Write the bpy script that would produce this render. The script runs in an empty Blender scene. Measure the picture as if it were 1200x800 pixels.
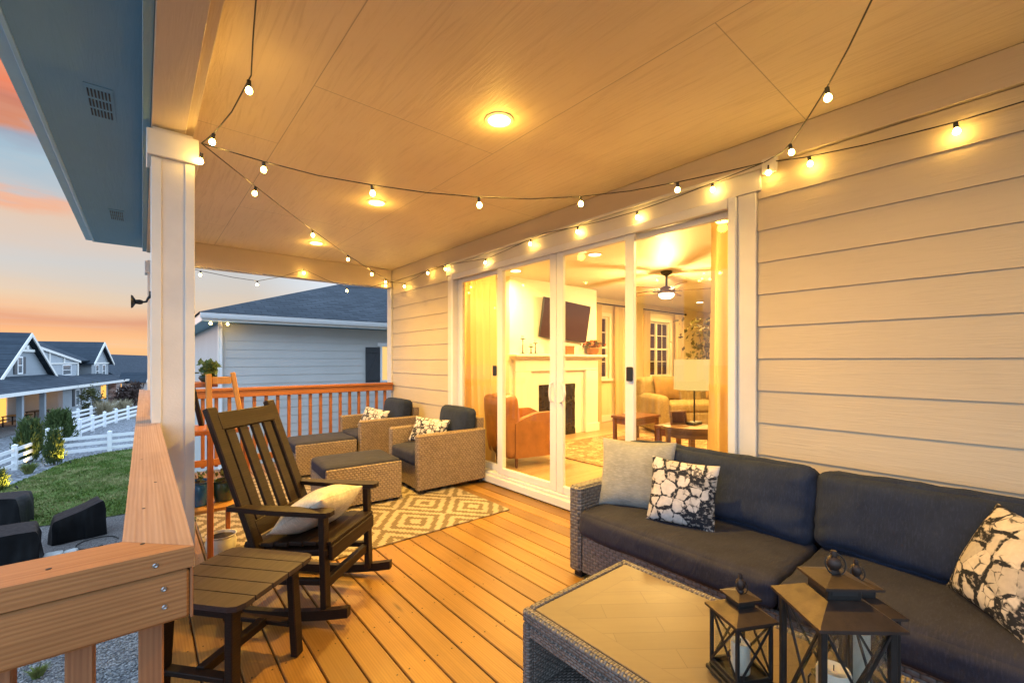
import bpy, math, random
from mathutils import Vector, Matrix, noise
R = math.radians
random.seed(7)
sc = bpy.context.scene
col = sc.collection

# ------------------------------------------------------------------ materials
class NT:
    def __init__(s, name):
        s.m = bpy.data.materials.new(name); s.m.use_nodes = True
        s.t = s.m.node_tree; s.t.nodes.clear()
        s.out = s.n('ShaderNodeOutputMaterial')
    def n(s, ty, **k):
        nd = s.t.nodes.new(ty)
        for a, v in k.items(): setattr(nd, a, v)
        return nd
    def l(s, a, b): s.t.links.new(a, b)
    def val(s, sock, v):
        if hasattr(v, 'is_linked') or isinstance(v, bpy.types.NodeSocket): s.l(v, sock)
        else: sock.default_value = v
    def math(s, op, a, b=None, c=None, clamp=False):
        nd = s.n('ShaderNodeMath', operation=op); nd.use_clamp = clamp
        s.val(nd.inputs[0], a)
        if b is not None: s.val(nd.inputs[1], b)
        if c is not None: s.val(nd.inputs[2], c)
        return nd.outputs[0]
    def mix(s, f, a, b, mode='MIX'):
        nd = s.n('ShaderNodeMix', data_type='RGBA', blend_type=mode)
        s.val(nd.inputs[0], f); s.val(nd.inputs[6], c4(a)); s.val(nd.inputs[7], c4(b))
        return nd.outputs[2]
    def coord(s, scale=(1, 1, 1), kind='Object', rot=(0, 0, 0), loc=(0, 0, 0)):
        tc = s.n('ShaderNodeTexCoord'); mp = s.n('ShaderNodeMapping')
        mp.inputs['Scale'].default_value = scale; mp.inputs['Rotation'].default_value = rot
        mp.inputs['Location'].default_value = loc
        s.l(tc.outputs[kind], mp.inputs[0]); return mp.outputs[0]
    def noise(s, vec, scale=5, detail=4, rough=.55, dist=0, out=0):
        nd = s.n('ShaderNodeTexNoise'); s.l(vec, nd.inputs['Vector'])
        nd.inputs['Scale'].default_value = scale; nd.inputs['Detail'].default_value = detail
        nd.inputs['Roughness'].default_value = rough; nd.inputs['Distortion'].default_value = dist
        return nd.outputs[out]
    def ramp(s, f, stops, interp='LINEAR'):
        nd = s.n('ShaderNodeValToRGB'); nd.color_ramp.interpolation = interp
        e = nd.color_ramp.elements
        while len(e) < len(stops): e.new(.5)
        for i, (p, c) in enumerate(stops):
            e[i].position = p; e[i].color = c4(c)
        s.l(f, nd.inputs[0]); return nd.outputs[0]
    def mrange(s, f, a, b, c=0, d=1):
        nd = s.n('ShaderNodeMapRange'); s.l(f, nd.inputs[0])
        for i, v in enumerate((a, b, c, d)): nd.inputs[i + 1].default_value = v
        return nd.outputs[0]
    def sep(s, v):
        nd = s.n('ShaderNodeSeparateXYZ'); s.l(v, nd.inputs[0]); return nd.outputs
    def comb(s, x, y, z=0.0):
        nd = s.n('ShaderNodeCombineXYZ')
        for i, v in enumerate((x, y, z)): s.val(nd.inputs[i], v)
        return nd.outputs[0]
    def bump(s, h, strength=.3, dist=.01):
        nd = s.n('ShaderNodeBump'); nd.inputs['Strength'].default_value = strength
        nd.inputs['Distance'].default_value = dist; s.l(h, nd.inputs['Height']); return nd.outputs[0]
    def bsdf(s, color, rough=.6, metal=0, normal=None, spec=.5, sheen=0, em=None, emc=None, sub=0, trans=0):
        b = s.n('ShaderNodeBsdfPrincipled')
        s.val(b.inputs['Base Color'], c4(color)); s.val(b.inputs['Roughness'], rough)
        b.inputs['Metallic'].default_value = metal
        b.inputs['Specular IOR Level'].default_value = spec
        b.inputs['Sheen Weight'].default_value = sheen
        if sub:
            b.inputs['Subsurface Weight'].default_value = sub
            b.inputs['Subsurface Radius'].default_value = (.02, .012, .008)
        if em: b.inputs['Emission Strength'].default_value = em; b.inputs['Emission Color'].default_value = c4(emc)
        if normal is not None: s.l(normal, b.inputs['Normal'])
        s.l(b.outputs[0], s.out.inputs[0]); s.b = b
        return s.m
def c4(c):
    if isinstance(c, (tuple, list)): return (*c, 1) if len(c) == 3 else tuple(c)
    return c

def m_plain(name, color, rough=.6, metal=0, var=.12, scale=6, bump=.08, bscale=60, spec=.5, sheen=0):
    t = NT(name); v = t.coord()
    n1 = t.noise(v, scale, 5)
    d = tuple(c * (1 - var) for c in color); l = tuple(min(1, c * (1 + var)) for c in color)
    c = t.mix(t.mrange(n1, .3, .7), d, l)
    nb = t.noise(v, bscale, 4)
    rr = t.mrange(t.noise(v, scale * 2.3, 4), .3, .7, max(.02, rough - .08), min(1, rough + .08))
    return t.bsdf(c, rr, metal, t.bump(nb, bump, .004), spec, sheen)

def m_wood(name, c1, c2, axis='Y', scale=1.0, rough=.5, gap=None, spec=.5, knots=True, contrast=1.0):
    """grain running along axis; gap=(axis, pitch) gives each board its own tone"""
    t = NT(name); v = t.coord()
    s_ = {'X': (.17, 9, 9), 'Y': (9, .17, 9), 'Z': (9, 9, .17)}[axis]
    kn_ = {'X': (.9, 5, 5), 'Y': (5, .9, 5), 'Z': (5, 5, .9)}[axis]
    if gap:
        ax, pitch, off = gap
        idx = t.math('FLOOR', t.math('DIVIDE', t.math('SUBTRACT', t.sep(v)[ax], off), pitch))
        wn = t.n('ShaderNodeTexWhiteNoise', noise_dimensions='1D'); t.l(idx, wn.inputs['W'])
        rnd = wn.outputs[0]
        add = t.n('ShaderNodeVectorMath', operation='ADD'); t.l(v, add.inputs[0])
        t.l(t.comb(0.0, t.math('MULTIPLY', rnd, 37.0), t.math('MULTIPLY', rnd, 11.0)), add.inputs[1])
        v = add.outputs[0]
    mp = t.n('ShaderNodeMapping'); mp.inputs['Scale'].default_value = tuple(x * scale for x in s_); t.l(v, mp.inputs[0])
    g = t.noise(mp.outputs[0], 1.0, 6, .6, 1.2)
    w = t.n('ShaderNodeTexWave', wave_type='BANDS', bands_direction={'X': 'Z', 'Y': 'X', 'Z': 'X'}[axis])
    mp2 = t.n('ShaderNodeMapping'); mp2.inputs['Scale'].default_value = tuple(x * scale * .55 for x in s_); t.l(v, mp2.inputs[0])
    t.l(mp2.outputs[0], w.inputs[0]); w.inputs['Scale'].default_value = 1.3
    w.inputs['Distortion'].default_value = 5.5; w.inputs['Detail'].default_value = 3; w.inputs['Detail Scale'].default_value = .7
    f = t.math('ADD', t.math('MULTIPLY', g, .8), t.math('MULTIPLY', w.outputs[1], .2))
    fine = t.noise(t_map(t, v, tuple(x * scale * 6 for x in s_)), 1.5, 3)
    f = t.math('ADD', t.math('MULTIPLY', f, .8), t.math('MULTIPLY', fine, .2))
    k = .22 / contrast
    c = t.mix(t.mrange(f, .5 - k, .5 + k), c1, c2)
    if gap:
        c = t.mix(t.math('MULTIPLY', t.math('SUBTRACT', 1.0, rnd), .62), c, tuple(x * .6 for x in c1))
    # weathering blotches
    bl = t.noise(v, 2.2, 5, .6)
    c = t.mix(t.math('MULTIPLY', t.mrange(bl, .5, .72), .28), c, tuple(x * .5 for x in c1))
    if knots:
        vo = t.n('ShaderNodeTexVoronoi'); t.l(t_map(t, v, kn_), vo.inputs['Vector']); vo.inputs['Scale'].default_value = 1.0
        kn = t.mrange(vo.outputs['Distance'], .02, .075, .7, 0)
        c = t.mix(kn, c, tuple(x * .3 for x in c1))
    return t.bsdf(c, t.mrange(f, .2, .8, rough + .08, rough - .08), 0, t.bump(f, .22, .004), spec)
def t_map(t, v, s):
    mp = t.n('ShaderNodeMapping'); mp.inputs['Scale'].default_value = s; t.l(v, mp.inputs[0]); return mp.outputs[0]

def m_weave(name, c1, c2, hu=.028, hv=.011, rough=.5):
    t = NT(name)
    tc = t.n('ShaderNodeTexCoord'); o = t.sep(tc.outputs['Object']); nz = t.sep(tc.outputs['Normal'])
    top = t.math('GREATER_THAN', t.math('ABSOLUTE', nz[2]), .6)
    u0 = t.math('ADD', o[0], o[1])
    fx = t.math('GREATER_THAN', t.math('ABSOLUTE', nz[0]), .6)
    def sel(f, a, b): return t.math('ADD', t.math('MULTIPLY', f, a), t.math('MULTIPLY', t.math('SUBTRACT', 1.0, f), b))
    side_u = sel(fx, o[1], o[0])
    u = sel(top, o[0], side_u); v = sel(top, o[1], o[2])
    row = t.math('FLOOR', t.math('DIVIDE', v, hv))
    par = t.math('MULTIPLY', t.math('MODULO', t.math('ABSOLUTE', row), 2.0), .5)
    a = t.math('ABSOLUTE', t.math('SINE', t.math('MULTIPLY', t.math('ADD', t.math('DIVIDE', u, hu), par), math.pi)))
    b = t.math('ABSOLUTE', t.math('SINE', t.math('MULTIPLY', t.math('DIVIDE', v, hv), math.pi)))
    h = t.math('MULTIPLY', t.math('POWER', a, .6), t.math('POWER', b, .45))
    wn = t.noise(tc.outputs['Object'], 40, 4)
    streak = t.noise(t_map(t, tc.outputs['Object'], (12, 12, 220)), 1, 2)
    cc = t.mix(t.mrange(wn, .35, .65), c1, c2)
    cc = t.mix(t.math('MULTIPLY', t.mrange(streak, .45, .65), .35), cc, tuple(x * .55 for x in c1))
    cc = t.mix(t.mrange(h, .1, .55, .8, 0), cc, tuple(x * .22 for x in c1))
    return t.bsdf(cc, rough, 0, t.bump(h, .9, .006), .5)

def m_fabric(name, c, rough=.9, var=.24, weave=420, wr=.12):
    t = NT(name); v = t.coord()
    n = t.noise(v, 9, 5); f = t.noise(v, weave, 2)
    cc = t.mix(t.mrange(n, .3, .7), tuple(x * (1 - var) for x in c), tuple(x * (1 + var) for x in c))
    cc = t.mix(t.math('MULTIPLY', t.mrange(f, .3, .7), .4), cc, tuple(min(1, x * 1.5 + .002) for x in c))
    sl = t.noise(t_map(t, v, (35, 160, 35)), 1, 3); cc = t.mix(t.math('MULTIPLY', t.mrange(sl, .5, .72), .45), cc, tuple(min(1, x * 1.9 + .003) for x in c))
    wr_ = t.noise(t_map(t, v, (3, 9, 5)), 1.6, 4, .5, 1.0)
    h = t.math('ADD', t.math('MULTIPLY', wr_, .8), t.math('MULTIPLY', f, .06))
    return t.bsdf(cc, rough, 0, t.bump(h, wr * 3, .02), .2, .02)

def m_emit(name, color, strength):
    t = NT(name); e = t.n('ShaderNodeEmission'); e.inputs[0].default_value = c4(color); e.inputs[1].default_value = strength
    t.l(e.outputs[0], t.out.inputs[0]); return t.m

def m_glass(name, tint=(1, 1, 1), refl=1.0, rough=.0):
    t = NT(name); tr = t.n('ShaderNodeBsdfTransparent'); tr.inputs[0].default_value = c4(tint)
    g = t.n('ShaderNodeBsdfGlossy'); g.inputs['Roughness'].default_value = rough
    lw = t.n('ShaderNodeLayerWeight'); lw.inputs[0].default_value = .5
    sch = t.math('ADD', t.math('MULTIPLY', t.math('POWER', lw.outputs['Facing'], 5.0), .96), .04)
    mx = t.n('ShaderNodeMixShader'); t.l(t.math('MULTIPLY', sch, refl), mx.inputs[0])
    t.l(tr.outputs[0], mx.inputs[1]); t.l(g.outputs[0], mx.inputs[2]); t.l(mx.outputs[0], t.out.inputs[0])
    return t.m

def m_siding(name, color, bstr=.25):
    t = NT(name); v = t.coord()
    g = t.noise(t_map(t, v, (30, 2.2, 30)), 1.0, 5, .6, 1.6)
    g2 = t.noise(v, 1.3, 4)
    c = t.mix(t.mrange(g2, .3, .7), tuple(x * .95 for x in color), tuple(x * 1.04 for x in color))
    c = t.mix(t.math('MULTIPLY', t.mrange(g, .52, .7), .14), c, tuple(x * .7 for x in color))
    wn = t.n('ShaderNodeTexWhiteNoise', noise_dimensions='1D'); t.l(t.math('FLOOR', t.math('DIVIDE', t.math('ADD', t.sep(v)[2], 3.4726), .2137)), wn.inputs['W'])
    c = t.mix(t.math('MULTIPLY', wn.outputs[0], .12), c, tuple(x * .72 for x in color))
    dirt = t.noise(t_map(t, v, (1.5, 1.5, 6)), 1.0, 6, .65)
    c = t.mix(t.math('MULTIPLY', t.mrange(dirt, .55, .8), .16), c, tuple(x * .6 for x in color))
    gf = t.noise(t_map(t, v, (120, 5, 120)), 1.0, 3, .6, .8)
    g = t.math('ADD', g, t.math('MULTIPLY', gf, .35))
    return t.bsdf(c, .55, 0, t.bump(g, bstr, .006), .4)

def m_ceiling():
    t = NT('ceiling_paint'); v = t.coord()
    o = t.sep(v)
    g = t.noise(t_map(t, v, (8, 1.5, 8)), 1.0, 6, .62, 3.8)
    g2 = t.noise(t_map(t, v, (5, .4, 4)), 1.0, 3, .5, 1.2)
    w = t.n('ShaderNodeTexWave', wave_type='BANDS', bands_direction='X'); t.l(t_map(t, v, (5, .32, 1)), w.inputs[0])
    w.inputs['Scale'].default_value = 1.8; w.inputs['Distortion'].default_value = 9; w.inputs['Detail'].default_value = 4
    w.inputs['Detail Scale'].default_value = 1.1
    h = t.math('ADD', t.math('MULTIPLY', t.math('ABSOLUTE', t.math('SUBTRACT', g, .5)), 1.8), t.math('MULTIPLY', w.outputs[1], .16))
    blot = t.noise(v, .9, 4)
    fg0 = t.noise(t_map(t, v, (22, 1.1, 8)), 1.0, 5, .62, 2.2)
    c = t.mix(t.mrange(blot, .3, .7), (.72, .60, .42), (.79, .665, .475))
    c = t.mix(t.math('MULTIPLY', t.mrange(fg0, .5, .68), .34), c, (.50, .38, .23))
    # panel seams: 1.22 m strips with staggered butt joints
    xs = t.math('DIVIDE', t.math('SUBTRACT', o[0], .712), 1.222)
    fx = t.math('ABSOLUTE', t.math('SUBTRACT', t.math('FRACT', t.math('ADD', xs, 20.5)), .5))
    seamx = t.math('LESS_THAN', fx, .0022)
    col_i = t.math('FLOOR', t.math('ADD', xs, 20.0))
    offs = t.math('MULTIPLY', t.math('MODULO', col_i, 2.0), .66)
    ys = t.math('DIVIDE', t.math('SUBTRACT', o[1], 2.51), 2.44)
    fy = t.math('ABSOLUTE', t.math('SUBTRACT', t.math('FRACT', t.math('ADD', t.math('ADD', ys, offs), 20.5)), .5))
    seamy = t.math('LESS_THAN', fy, .0011)
    seam = t.math('MAXIMUM', seamx, seamy)
    c = t.mix(t.math('MULTIPLY', seam, .55), c, (.2, .16, .11))
    fg = t.noise(t_map(t, v, (70, 5, 40)), 1.0, 4, .65, 1.2); blob = t.noise(t_map(t, v, (3, 1.2, 3)), 1.0, 3)
    h = t.math('ADD', t.math('MULTIPLY', h, t.mrange(blob, .4, .65, .4, 1.8)), t.math('MULTIPLY', fg, .55))
    h2 = t.math('SUBTRACT', h, t.math('MULTIPLY', seam, 1.5))
    return t.bsdf(c, .55, 0, t.bump(h2, .34, .010), .35)

def m_shibori(name, sc_=1.0, light=(.62, .57, .53), dark=(.02, .022, .03), seed=0):
    t = NT(name); v = t.coord(loc=(seed, seed * .7, 0))
    wv = t.noise(v, 7, 3, out=1)
    add = t.n('ShaderNodeVectorMath', operation='MULTIPLY_ADD'); t.l(wv, add.inputs[0]); add.inputs[1].default_value = (.022, .022, 0); t.l(v, add.inputs[2])
    flat = t.n('ShaderNodeVectorMath', operation='MULTIPLY'); t.l(add.outputs[0], flat.inputs[0]); flat.inputs[1].default_value = (1, 1, 0)
    def net(sc, rnd, w0, w1, ns):
        vo = t.n('ShaderNodeTexVoronoi', feature='DISTANCE_TO_EDGE'); t.l(flat.outputs[0], vo.inputs['Vector']); vo.inputs['Scale'].default_value = sc
        vo.inputs['Randomness'].default_value = rnd
        wd = t.mrange(t.noise(v, ns, 3), .35, .65, w0, w1)
        d = t.math('SUBTRACT', wd, vo.outputs['Distance'])
        return t.mrange(d, -.015, .025), vo
    a, va = net(13 * sc_, .55, -.005, .21, 11); c_, vb = net(24 * sc_, .8, -.10, .10, 7)
    dry = t.mrange(t.noise(t_map(t, v, (46, 60, 1)), 1, 3), .32, .46)
    f = t.math('MAXIMUM', t.math('MULTIPLY', a, t.math('MAXIMUM', dry, .45)), t.math('MULTIPLY', c_, t.math('MULTIPLY', dry, .85)))
    halo = t.mrange(va.outputs['Distance'], .0, .25, .5, 0)
    f = t.math('MAXIMUM', f, t.math('MULTIPLY', halo, t.mrange(t.noise(v, 26, 4), .54, .72)))
    gr = t.mix(t.mrange(t.noise(v, 45, 4), .35, .68, 0, .4), light, tuple(x * .6 for x in light))
    vf = t.n('ShaderNodeTexVoronoi'); t.l(flat.outputs[0], vf.inputs['Vector']); vf.inputs['Scale'].default_value = 13 * sc_; vf.inputs['Randomness'].default_value = .55
    gr = t.mix(t.mrange(t.sep(vf.outputs['Color'])[0], .45, 1.0, 0, .62), gr, tuple(x * .42 for x in light))
    c = t.mix(f, gr, dark)
    return t.bsdf(c, .92, 0, t.bump(t.noise(v, 300, 2), .2, .003), .2)

def m_rug():
    t = NT('rug_weave'); v = t.coord(); o = t.sep(v)
    def tri(x, p):   # triangle wave 0..1..0
        return t.math('MULTIPLY', t.math('ABSOLUTE', t.math('SUBTRACT', t.math('FRACT', t.math('DIVIDE', x, p)), .5)), 2.0)
    q = .021
    ox = t.math('MULTIPLY', t.math('FLOOR', t.math('DIVIDE', o[0], q)), q)
    oy = t.math('MULTIPLY', t.math('FLOOR', t.math('DIVIDE', o[1], q)), q)
    d = t.math('ADD', tri(ox, .62), tri(oy, .78))
    fr = t.math('FRACT', t.math('MULTIPLY', d, 2.5))
    f = t.math('GREATER_THAN', fr, .5)
    rib = t.math('ABSOLUTE', t.math('SINE', t.math('MULTIPLY', o[1], 400.0)))
    n = t.noise(v, 160, 3)
    c = t.mix(f, (.33, .285, .225), (.125, .098, .068))
    c = t.mix(t.math('MULTIPLY', t.mrange(n, .35, .7), .3), c, (.30, .22, .14))
    return t.bsdf(c, .95, 0, t.bump(t.math('ADD', rib, t.math('MULTIPLY', f, .6)), .5, .004), .1)

def m_interior_rug():
    t = NT('interior_rug_pile'); v = t.coord()
    n = t.noise(v, 5, 6, .7, 1.5); vo = t.n('ShaderNodeTexVoronoi', feature='SMOOTH_F1'); t.l(v, vo.inputs[0]); vo.inputs['Scale'].default_value = 5
    c = t.ramp(t.math('ADD', t.math('MULTIPLY', n, .7), t.math('MULTIPLY', vo.outputs[0], .4)),
               [(.3, (.12, .06, .03)), (.45, (.42, .30, .18)), (.55, (.20, .10, .05)), (.7, (.5, .38, .25))])
    return t.bsdf(c, .95, 0, None, .1)

def m_gravel(name, c1, c2, c3, s1=26, s2=60):
    t = NT(name); v = t.coord()
    vo = t.n('ShaderNodeTexVoronoi'); t.l(v, vo.inputs['Vector']); vo.inputs['Scale'].default_value = s1
    vc = t.sep(vo.outputs['Color'])
    c = t.ramp(vc[0], [(0, c1), (.5, c2), (1, c3)])
    c = t.mix(t.mrange(vo.outputs['Distance'], .35, .75, 0, .85), c, tuple(x * .25 for x in c1))
    n = t.noise(v, .8, 4)
    c = t.mix(t.math('MULTIPLY', t.mrange(n, .4, .7), .35), c, tuple(x * .6 for x in c2))
    h = t.math('SUBTRACT', 1.0, vo.outputs['Distance'])
    return t.bsdf(c, .85, 0, t.bump(h, 1.0, .03), .3)

def m_lawn():
    t = NT('lawn_turf'); v = t.coord()
    n = t.noise(v, .55, 6, .6); n2 = t.noise(v, 9, 5, .7); n3 = t.noise(t_map(t, v, (60, 60, 10)), 1, 3)
    c = t.mix(t.mrange(n2, .3, .7), (.055, .10, .016), (.12, .165, .03))
    c = t.mix(t.math('MULTIPLY', t.mrange(n, .5, .75), .75), c, (.21, .20, .08))
    return t.bsdf(c, .9, 0, t.bump(t.math('ADD', n3, t.math('MULTIPLY', n2, .6)), .8, .06), .2)

def m_leaf(name, c1, c2):
    t = NT(name); g = t.n('ShaderNodeNewGeometry'); v = t.coord()
    f = t.math('ADD', t.math('MULTIPLY', g.outputs['Random Per Island'], .7), t.math('MULTIPLY', t.noise(v, 3, 3), .3))
    c = t.mix(f, c1, c2)
    b = t.n('ShaderNodeBsdfPrincipled'); t.l(c, b.inputs['Base Color']); b.inputs['Roughness'].default_value = .6
    b.inputs['Specular IOR Level'].default_value = .25
    tl = t.n('ShaderNodeBsdfTranslucent'); t.l(c, tl.inputs[0])
    mx = t.n('ShaderNodeMixShader'); mx.inputs[0].default_value = .3
    t.l(b.outputs[0], mx.inputs[1]); t.l(tl.outputs[0], mx.inputs[2]); t.l(mx.outputs[0], t.out.inputs[0])
    return t.m

def m_shingle(name, c1, c2, ax=0, sc_=1.0):
    t = NT(name); v = t.coord()
    br = t.n('ShaderNodeTexBrick'); t.l(t_map(t, v, (1, 1, 1)), br.inputs[0])
    o = t.sep(v)
    uu = o[0] if ax == 0 else o[1]
    vv = t.math('ADD', o[2], t.math('MULTIPLY', o[1] if ax == 0 else o[0], .0))
    t.l(t.comb(uu, vv), br.inputs[0])
    br.inputs['Scale'].default_value = 1.0; br.inputs['Brick Width'].default_value = .33 * sc_; br.inputs['Row Height'].default_value = .07 * sc_
    br.inputs['Mortar Size'].default_value = .008 * sc_; br.inputs['Color1'].default_value = c4(c1); br.inputs['Color2'].default_value = c4(c2)
    br.inputs['Mortar'].default_value = c4(tuple(x * .4 for x in c1))
    n = t.noise(v, 2.0, 5)
    c = t.mix(t.math('MULTIPLY', t.mrange(n, .35, .65), .4), br.outputs[0], tuple(x * .6 for x in c1))
    return t.bsdf(c, .9, 0, t.bump(br.outputs[1], -.4, .02), .2)

def m_stone(name):
    t = NT(name); v = t.coord()
    vo = t.n('ShaderNodeTexVoronoi'); t.l(t_map(t, v, (1, 1, 2.2)), vo.inputs[0]); vo.inputs['Scale'].default_value = 2.2
    c = t.ramp(t.sep(vo.outputs['Color'])[0], [(0, (.12, .08, .07)), (.5, (.28, .2, .17)), (1, (.4, .33, .3))])
    return t.bsdf(c, .85, 0, t.bump(vo.outputs[0], .5, .05), .3)

M = {}
M['deck'] = m_wood('deck_cedar', (.17, .083, .018), (.385, .205, .042), 'Y', 4.0, .45, gap=(0, .1433, .062), contrast=.6)
M['rail'] = m_wood('rail_cedar', (.26, .105, .030), (.47, .22, .078), 'X', 6.0, .55, contrast=1.0)
M['railY'] = m_wood('rail_cedar_sky_tint', (.26, .145, .088), (.42, .27, .18), 'Y', 6.0, .55, contrast=1.0)  # same cedar, with the sky light's pinkish tint put into its colour
M['railZ'] = m_wood('rail_cedar_upright', (.24, .095, .04), (.40, .18, .08), 'Z', 6, .5, contrast=.9)
M['farrail'] = m_wood('stained_cedar', (.28, .09, .022), (.42, .15, .035), 'X', 5, .45, knots=False)
M['farrailZ'] = m_wood('stained_cedar_upright', (.24, .075, .022), (.40, .15, .04), 'Z', 5, .45, knots=False)
M['trim'] = m_plain('white_trim', (.66, .63, .58), .45, var=.04, bump=.06, bscale=120)
M['column'] = m_plain('column_paint', (.62, .58, .54), .55, var=.05, bump=.25, bscale=90)
M['vinyl'] = m_plain('white_vinyl', (.72, .72, .72), .35, var=.03, bump=.02)
M['siding'] = m_siding('lap_siding', (.56, .468, .335), .42)
M['nsiding'] = m_siding('neighbour_siding', (.50, .49, .47), .1)
M['hsiding'] = m_siding('house_siding', (.25, .27, .29), .1)
M['hsiding2'] = m_siding('pale_house_siding', (.33, .35, .37), .1)
M['ceiling'] = m_ceiling()
M['beam'] = m_siding('beam_paint', (.60, .50, .38), .35)
M['soffit'] = m_siding('soffit_paint_dusk_tint', (.21, .39, .50), .3)  # blue of the dusk light is put into this base colour
M['fascia'] = m_plain('fascia_metal_dusk_tint', (.40, .64, .77), .4, var=.04)  # dusk blue painted into the fascia and gutter colour too
M['dark'] = m_plain('dark_metal', (.02, .019, .018), .45, .5)
M['black'] = m_plain('black_plastic', (.012, .012, .013), .4)
M['steel'] = m_plain('screw_steel', (.36, .36, .37), .3, .9)
M['poly'] = m_wood('brown_poly_lumber', (.0115, .0055, .0028), (.021, .0105, .005), 'X', 4, .55, knots=False, spec=.22)
M['polyT'] = m_wood('weathered_poly_lumber', (.030, .022, .021), (.055, .041, .038), 'X', 5, .55, knots=False, spec=.25)
M['wick_grey'] = m_weave('grey_wicker', (.135, .118, .105), (.21, .185, .165), .026, .0105)
M['wick_tan'] = m_weave('tan_wicker', (.225, .16, .10), (.34, .25, .16), .036, .022)
M['cush'] = m_fabric('navy_canvas', (.017, .024, .046), wr=.16)
M['cush2'] = m_fabric('charcoal_canvas', (.024, .025, .039), wr=.16)
M['wick_sofa'] = m_weave('grey_wicker_wide', (.125, .115, .11), (.20, .185, .175), .044, .021)
M['greyp'] = m_fabric('grey_linen', (.235, .235, .22), wr=.08)
M['tanp'] = m_fabric('beige_linen', (.42, .38, .30), wr=.14)
M['shib'] = m_shibori('shibori_print')
M['shib2'] = m_shibori('shibori_print_large', .85, seed=3.3)
M['shib3'] = m_shibori('shibori_print_small', 1.5, seed=5.1)
M['rug'] = m_rug()
M['irug'] = m_interior_rug()
M['bronze'] = m_plain('lantern_bronze', (.048, .033, .027), .5, .55, var=.3, scale=18, bump=.15, bscale=90)
M['bronzed'] = m_plain('lantern_dark', (.02, .019, .0185), .45, .5, var=.25, scale=30)
M['candle'] = NT('candle_wax').bsdf((.72, .64, .5), .5, sub=.25)
M['glass'] = m_glass('door_glass', (.97, .98, .97), 1.0)
M['lglass'] = m_glass('lantern_glass', (.96, .97, .97), 1.0)
M['iwall'] = m_plain('interior_wall', (.74, .64, .42), .7, var=.03, bump=.03)
M['iwhite'] = m_plain('interior_white', (.78, .75, .66), .5, var=.02, bump=.01)
M['ifloor'] = m_wood('oak_floor', (.36, .23, .12), (.52, .36, .2), 'X', .8, .35, gap=(1, .13, 0.))
M['leather'] = m_plain('cognac_leather', (.30, .115, .028), .42, var=.2, bump=.2, bscale=40)
M['mahog'] = m_wood('dark_mahogany', (.07, .022, .012), (.13, .045, .022), 'X', 1.2, .35, knots=False)
M['walnut'] = m_wood('walnut', (.10, .05, .022), (.17, .09, .04), 'X', 1.2, .4, knots=False)
M['sheer'] = None
M['screen'] = m_plain('screen_glass', (.05, .026, .03), .15, 0, var=.1, bump=0, spec=.15)
M['fire'] = m_plain('firebox_black', (.018, .014, .011), .3)
M['fabric_cream'] = m_fabric('cream_upholstery', (.21, .15, .07))
M['fabric_tan'] = m_fabric('tan_cushion', (.17, .10, .04))
M['stand'] = m_wood('honey_stained_wood', (.44, .20, .04), (.60, .30, .07), 'Z', 5, .4, knots=False)
M['standr'] = m_wood('red_stained_wood', (.28, .08, .02), (.42, .13, .03), 'Z', 5, .4, knots=False)
M['bluepot'] = m_plain('blue_glaze', (.02, .11, .28), .12, var=.3)
M['whitepot'] = m_plain('pale_ceramic', (.55, .52, .44), .35)
M['greenpot'] = m_plain('dark_green_glaze', (.03, .06, .045), .2, var=.3)
M['soil'] = m_plain('potting_soil', (.03, .02, .014), .95, bump=.6, bscale=120)
M['succ'] = m_leaf('succulent_leaf', (.05, .11, .05), (.16, .22, .08))
M['conif'] = m_leaf('juniper_needles', (.03, .055, .018), (.10, .135, .04))
M['shrub'] = m_leaf('shrub_leaf', (.04, .055, .02), (.13, .12, .04))
M['darkshrub'] = m_leaf('dark_shrub_leaf', (.03, .018, .016), (.07, .04, .03))
M['drygrass'] = m_leaf('dry_grass', (.25, .2, .12), (.42, .36, .24))
M['figleaf'] = m_leaf('indoor_leaf', (.05, .05, .015), (.16, .13, .04))
M['flower'] = m_leaf('orange_flower', (.5, .1, .02), (.6, .25, .05))
M['bark'] = m_plain('bark', (.10, .07, .05), .9, bump=.6, bscale=40)
M['lawn'] = m_lawn()
t = NT('grass_blade'); v = t.coord(); g = t.n('ShaderNodeNewGeometry')
c = t.mix(g.outputs['Random Per Island'], (.042, .088, .012), (.115, .16, .026))
c = t.mix(t.math('MULTIPLY', t.mrange(t.noise(v, .8, 5, .65, .8), .44, .62), .9), c, (.30, .27, .12))
M['blade'] = t.bsdf(c, .7, 0, None, .2)
M['gravel'] = m_gravel('river_gravel', (.10, .10, .11), (.22, .22, .22), (.36, .35, .33))
M['stonebit'] = m_leaf('pebble', (.12, .12, .125), (.38, .37, .35))
M['gravelfar'] = m_gravel('grey_gravel', (.13, .14, .15), (.24, .25, .27), (.36, .37, .38), 9)
M['patio'] = m_gravel('exposed_aggregate', (.17, .15, .14), (.23, .21, .20), (.30, .27, .25), 45)
M['earth'] = m_plain('dry_earth', (.16, .15, .13), .95, var=.3, scale=.3)
M['road'] = m_plain('asphalt', (.06, .06, .065), .9, var=.15)
M['roof'] = m_shingle('asphalt_shingle', (.032, .040, .050), (.058, .068, .080), 0)
M['roofh'] = m_shingle('house_shingle', (.028, .040, .055), (.048, .064, .082), 0, 1.6)
M['cover'] = m_plain('black_cover_cloth', (.0035, .004, .005), .5, var=.3, bump=.3, bscale=9, spec=.15)
M['shutter'] = m_plain('dark_shutter_paint', (.035, .038, .045), .5)
M['winlit'] = m_emit('lit_blind', (1, .62, .22), 1.1)
M['windark'] = m_plain('window_glass_dark', (.05, .07, .09), .08, bump=0)
M['litdoor'] = m_emit('lit_doorway', (1, .48, .10), 1.5)
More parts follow.
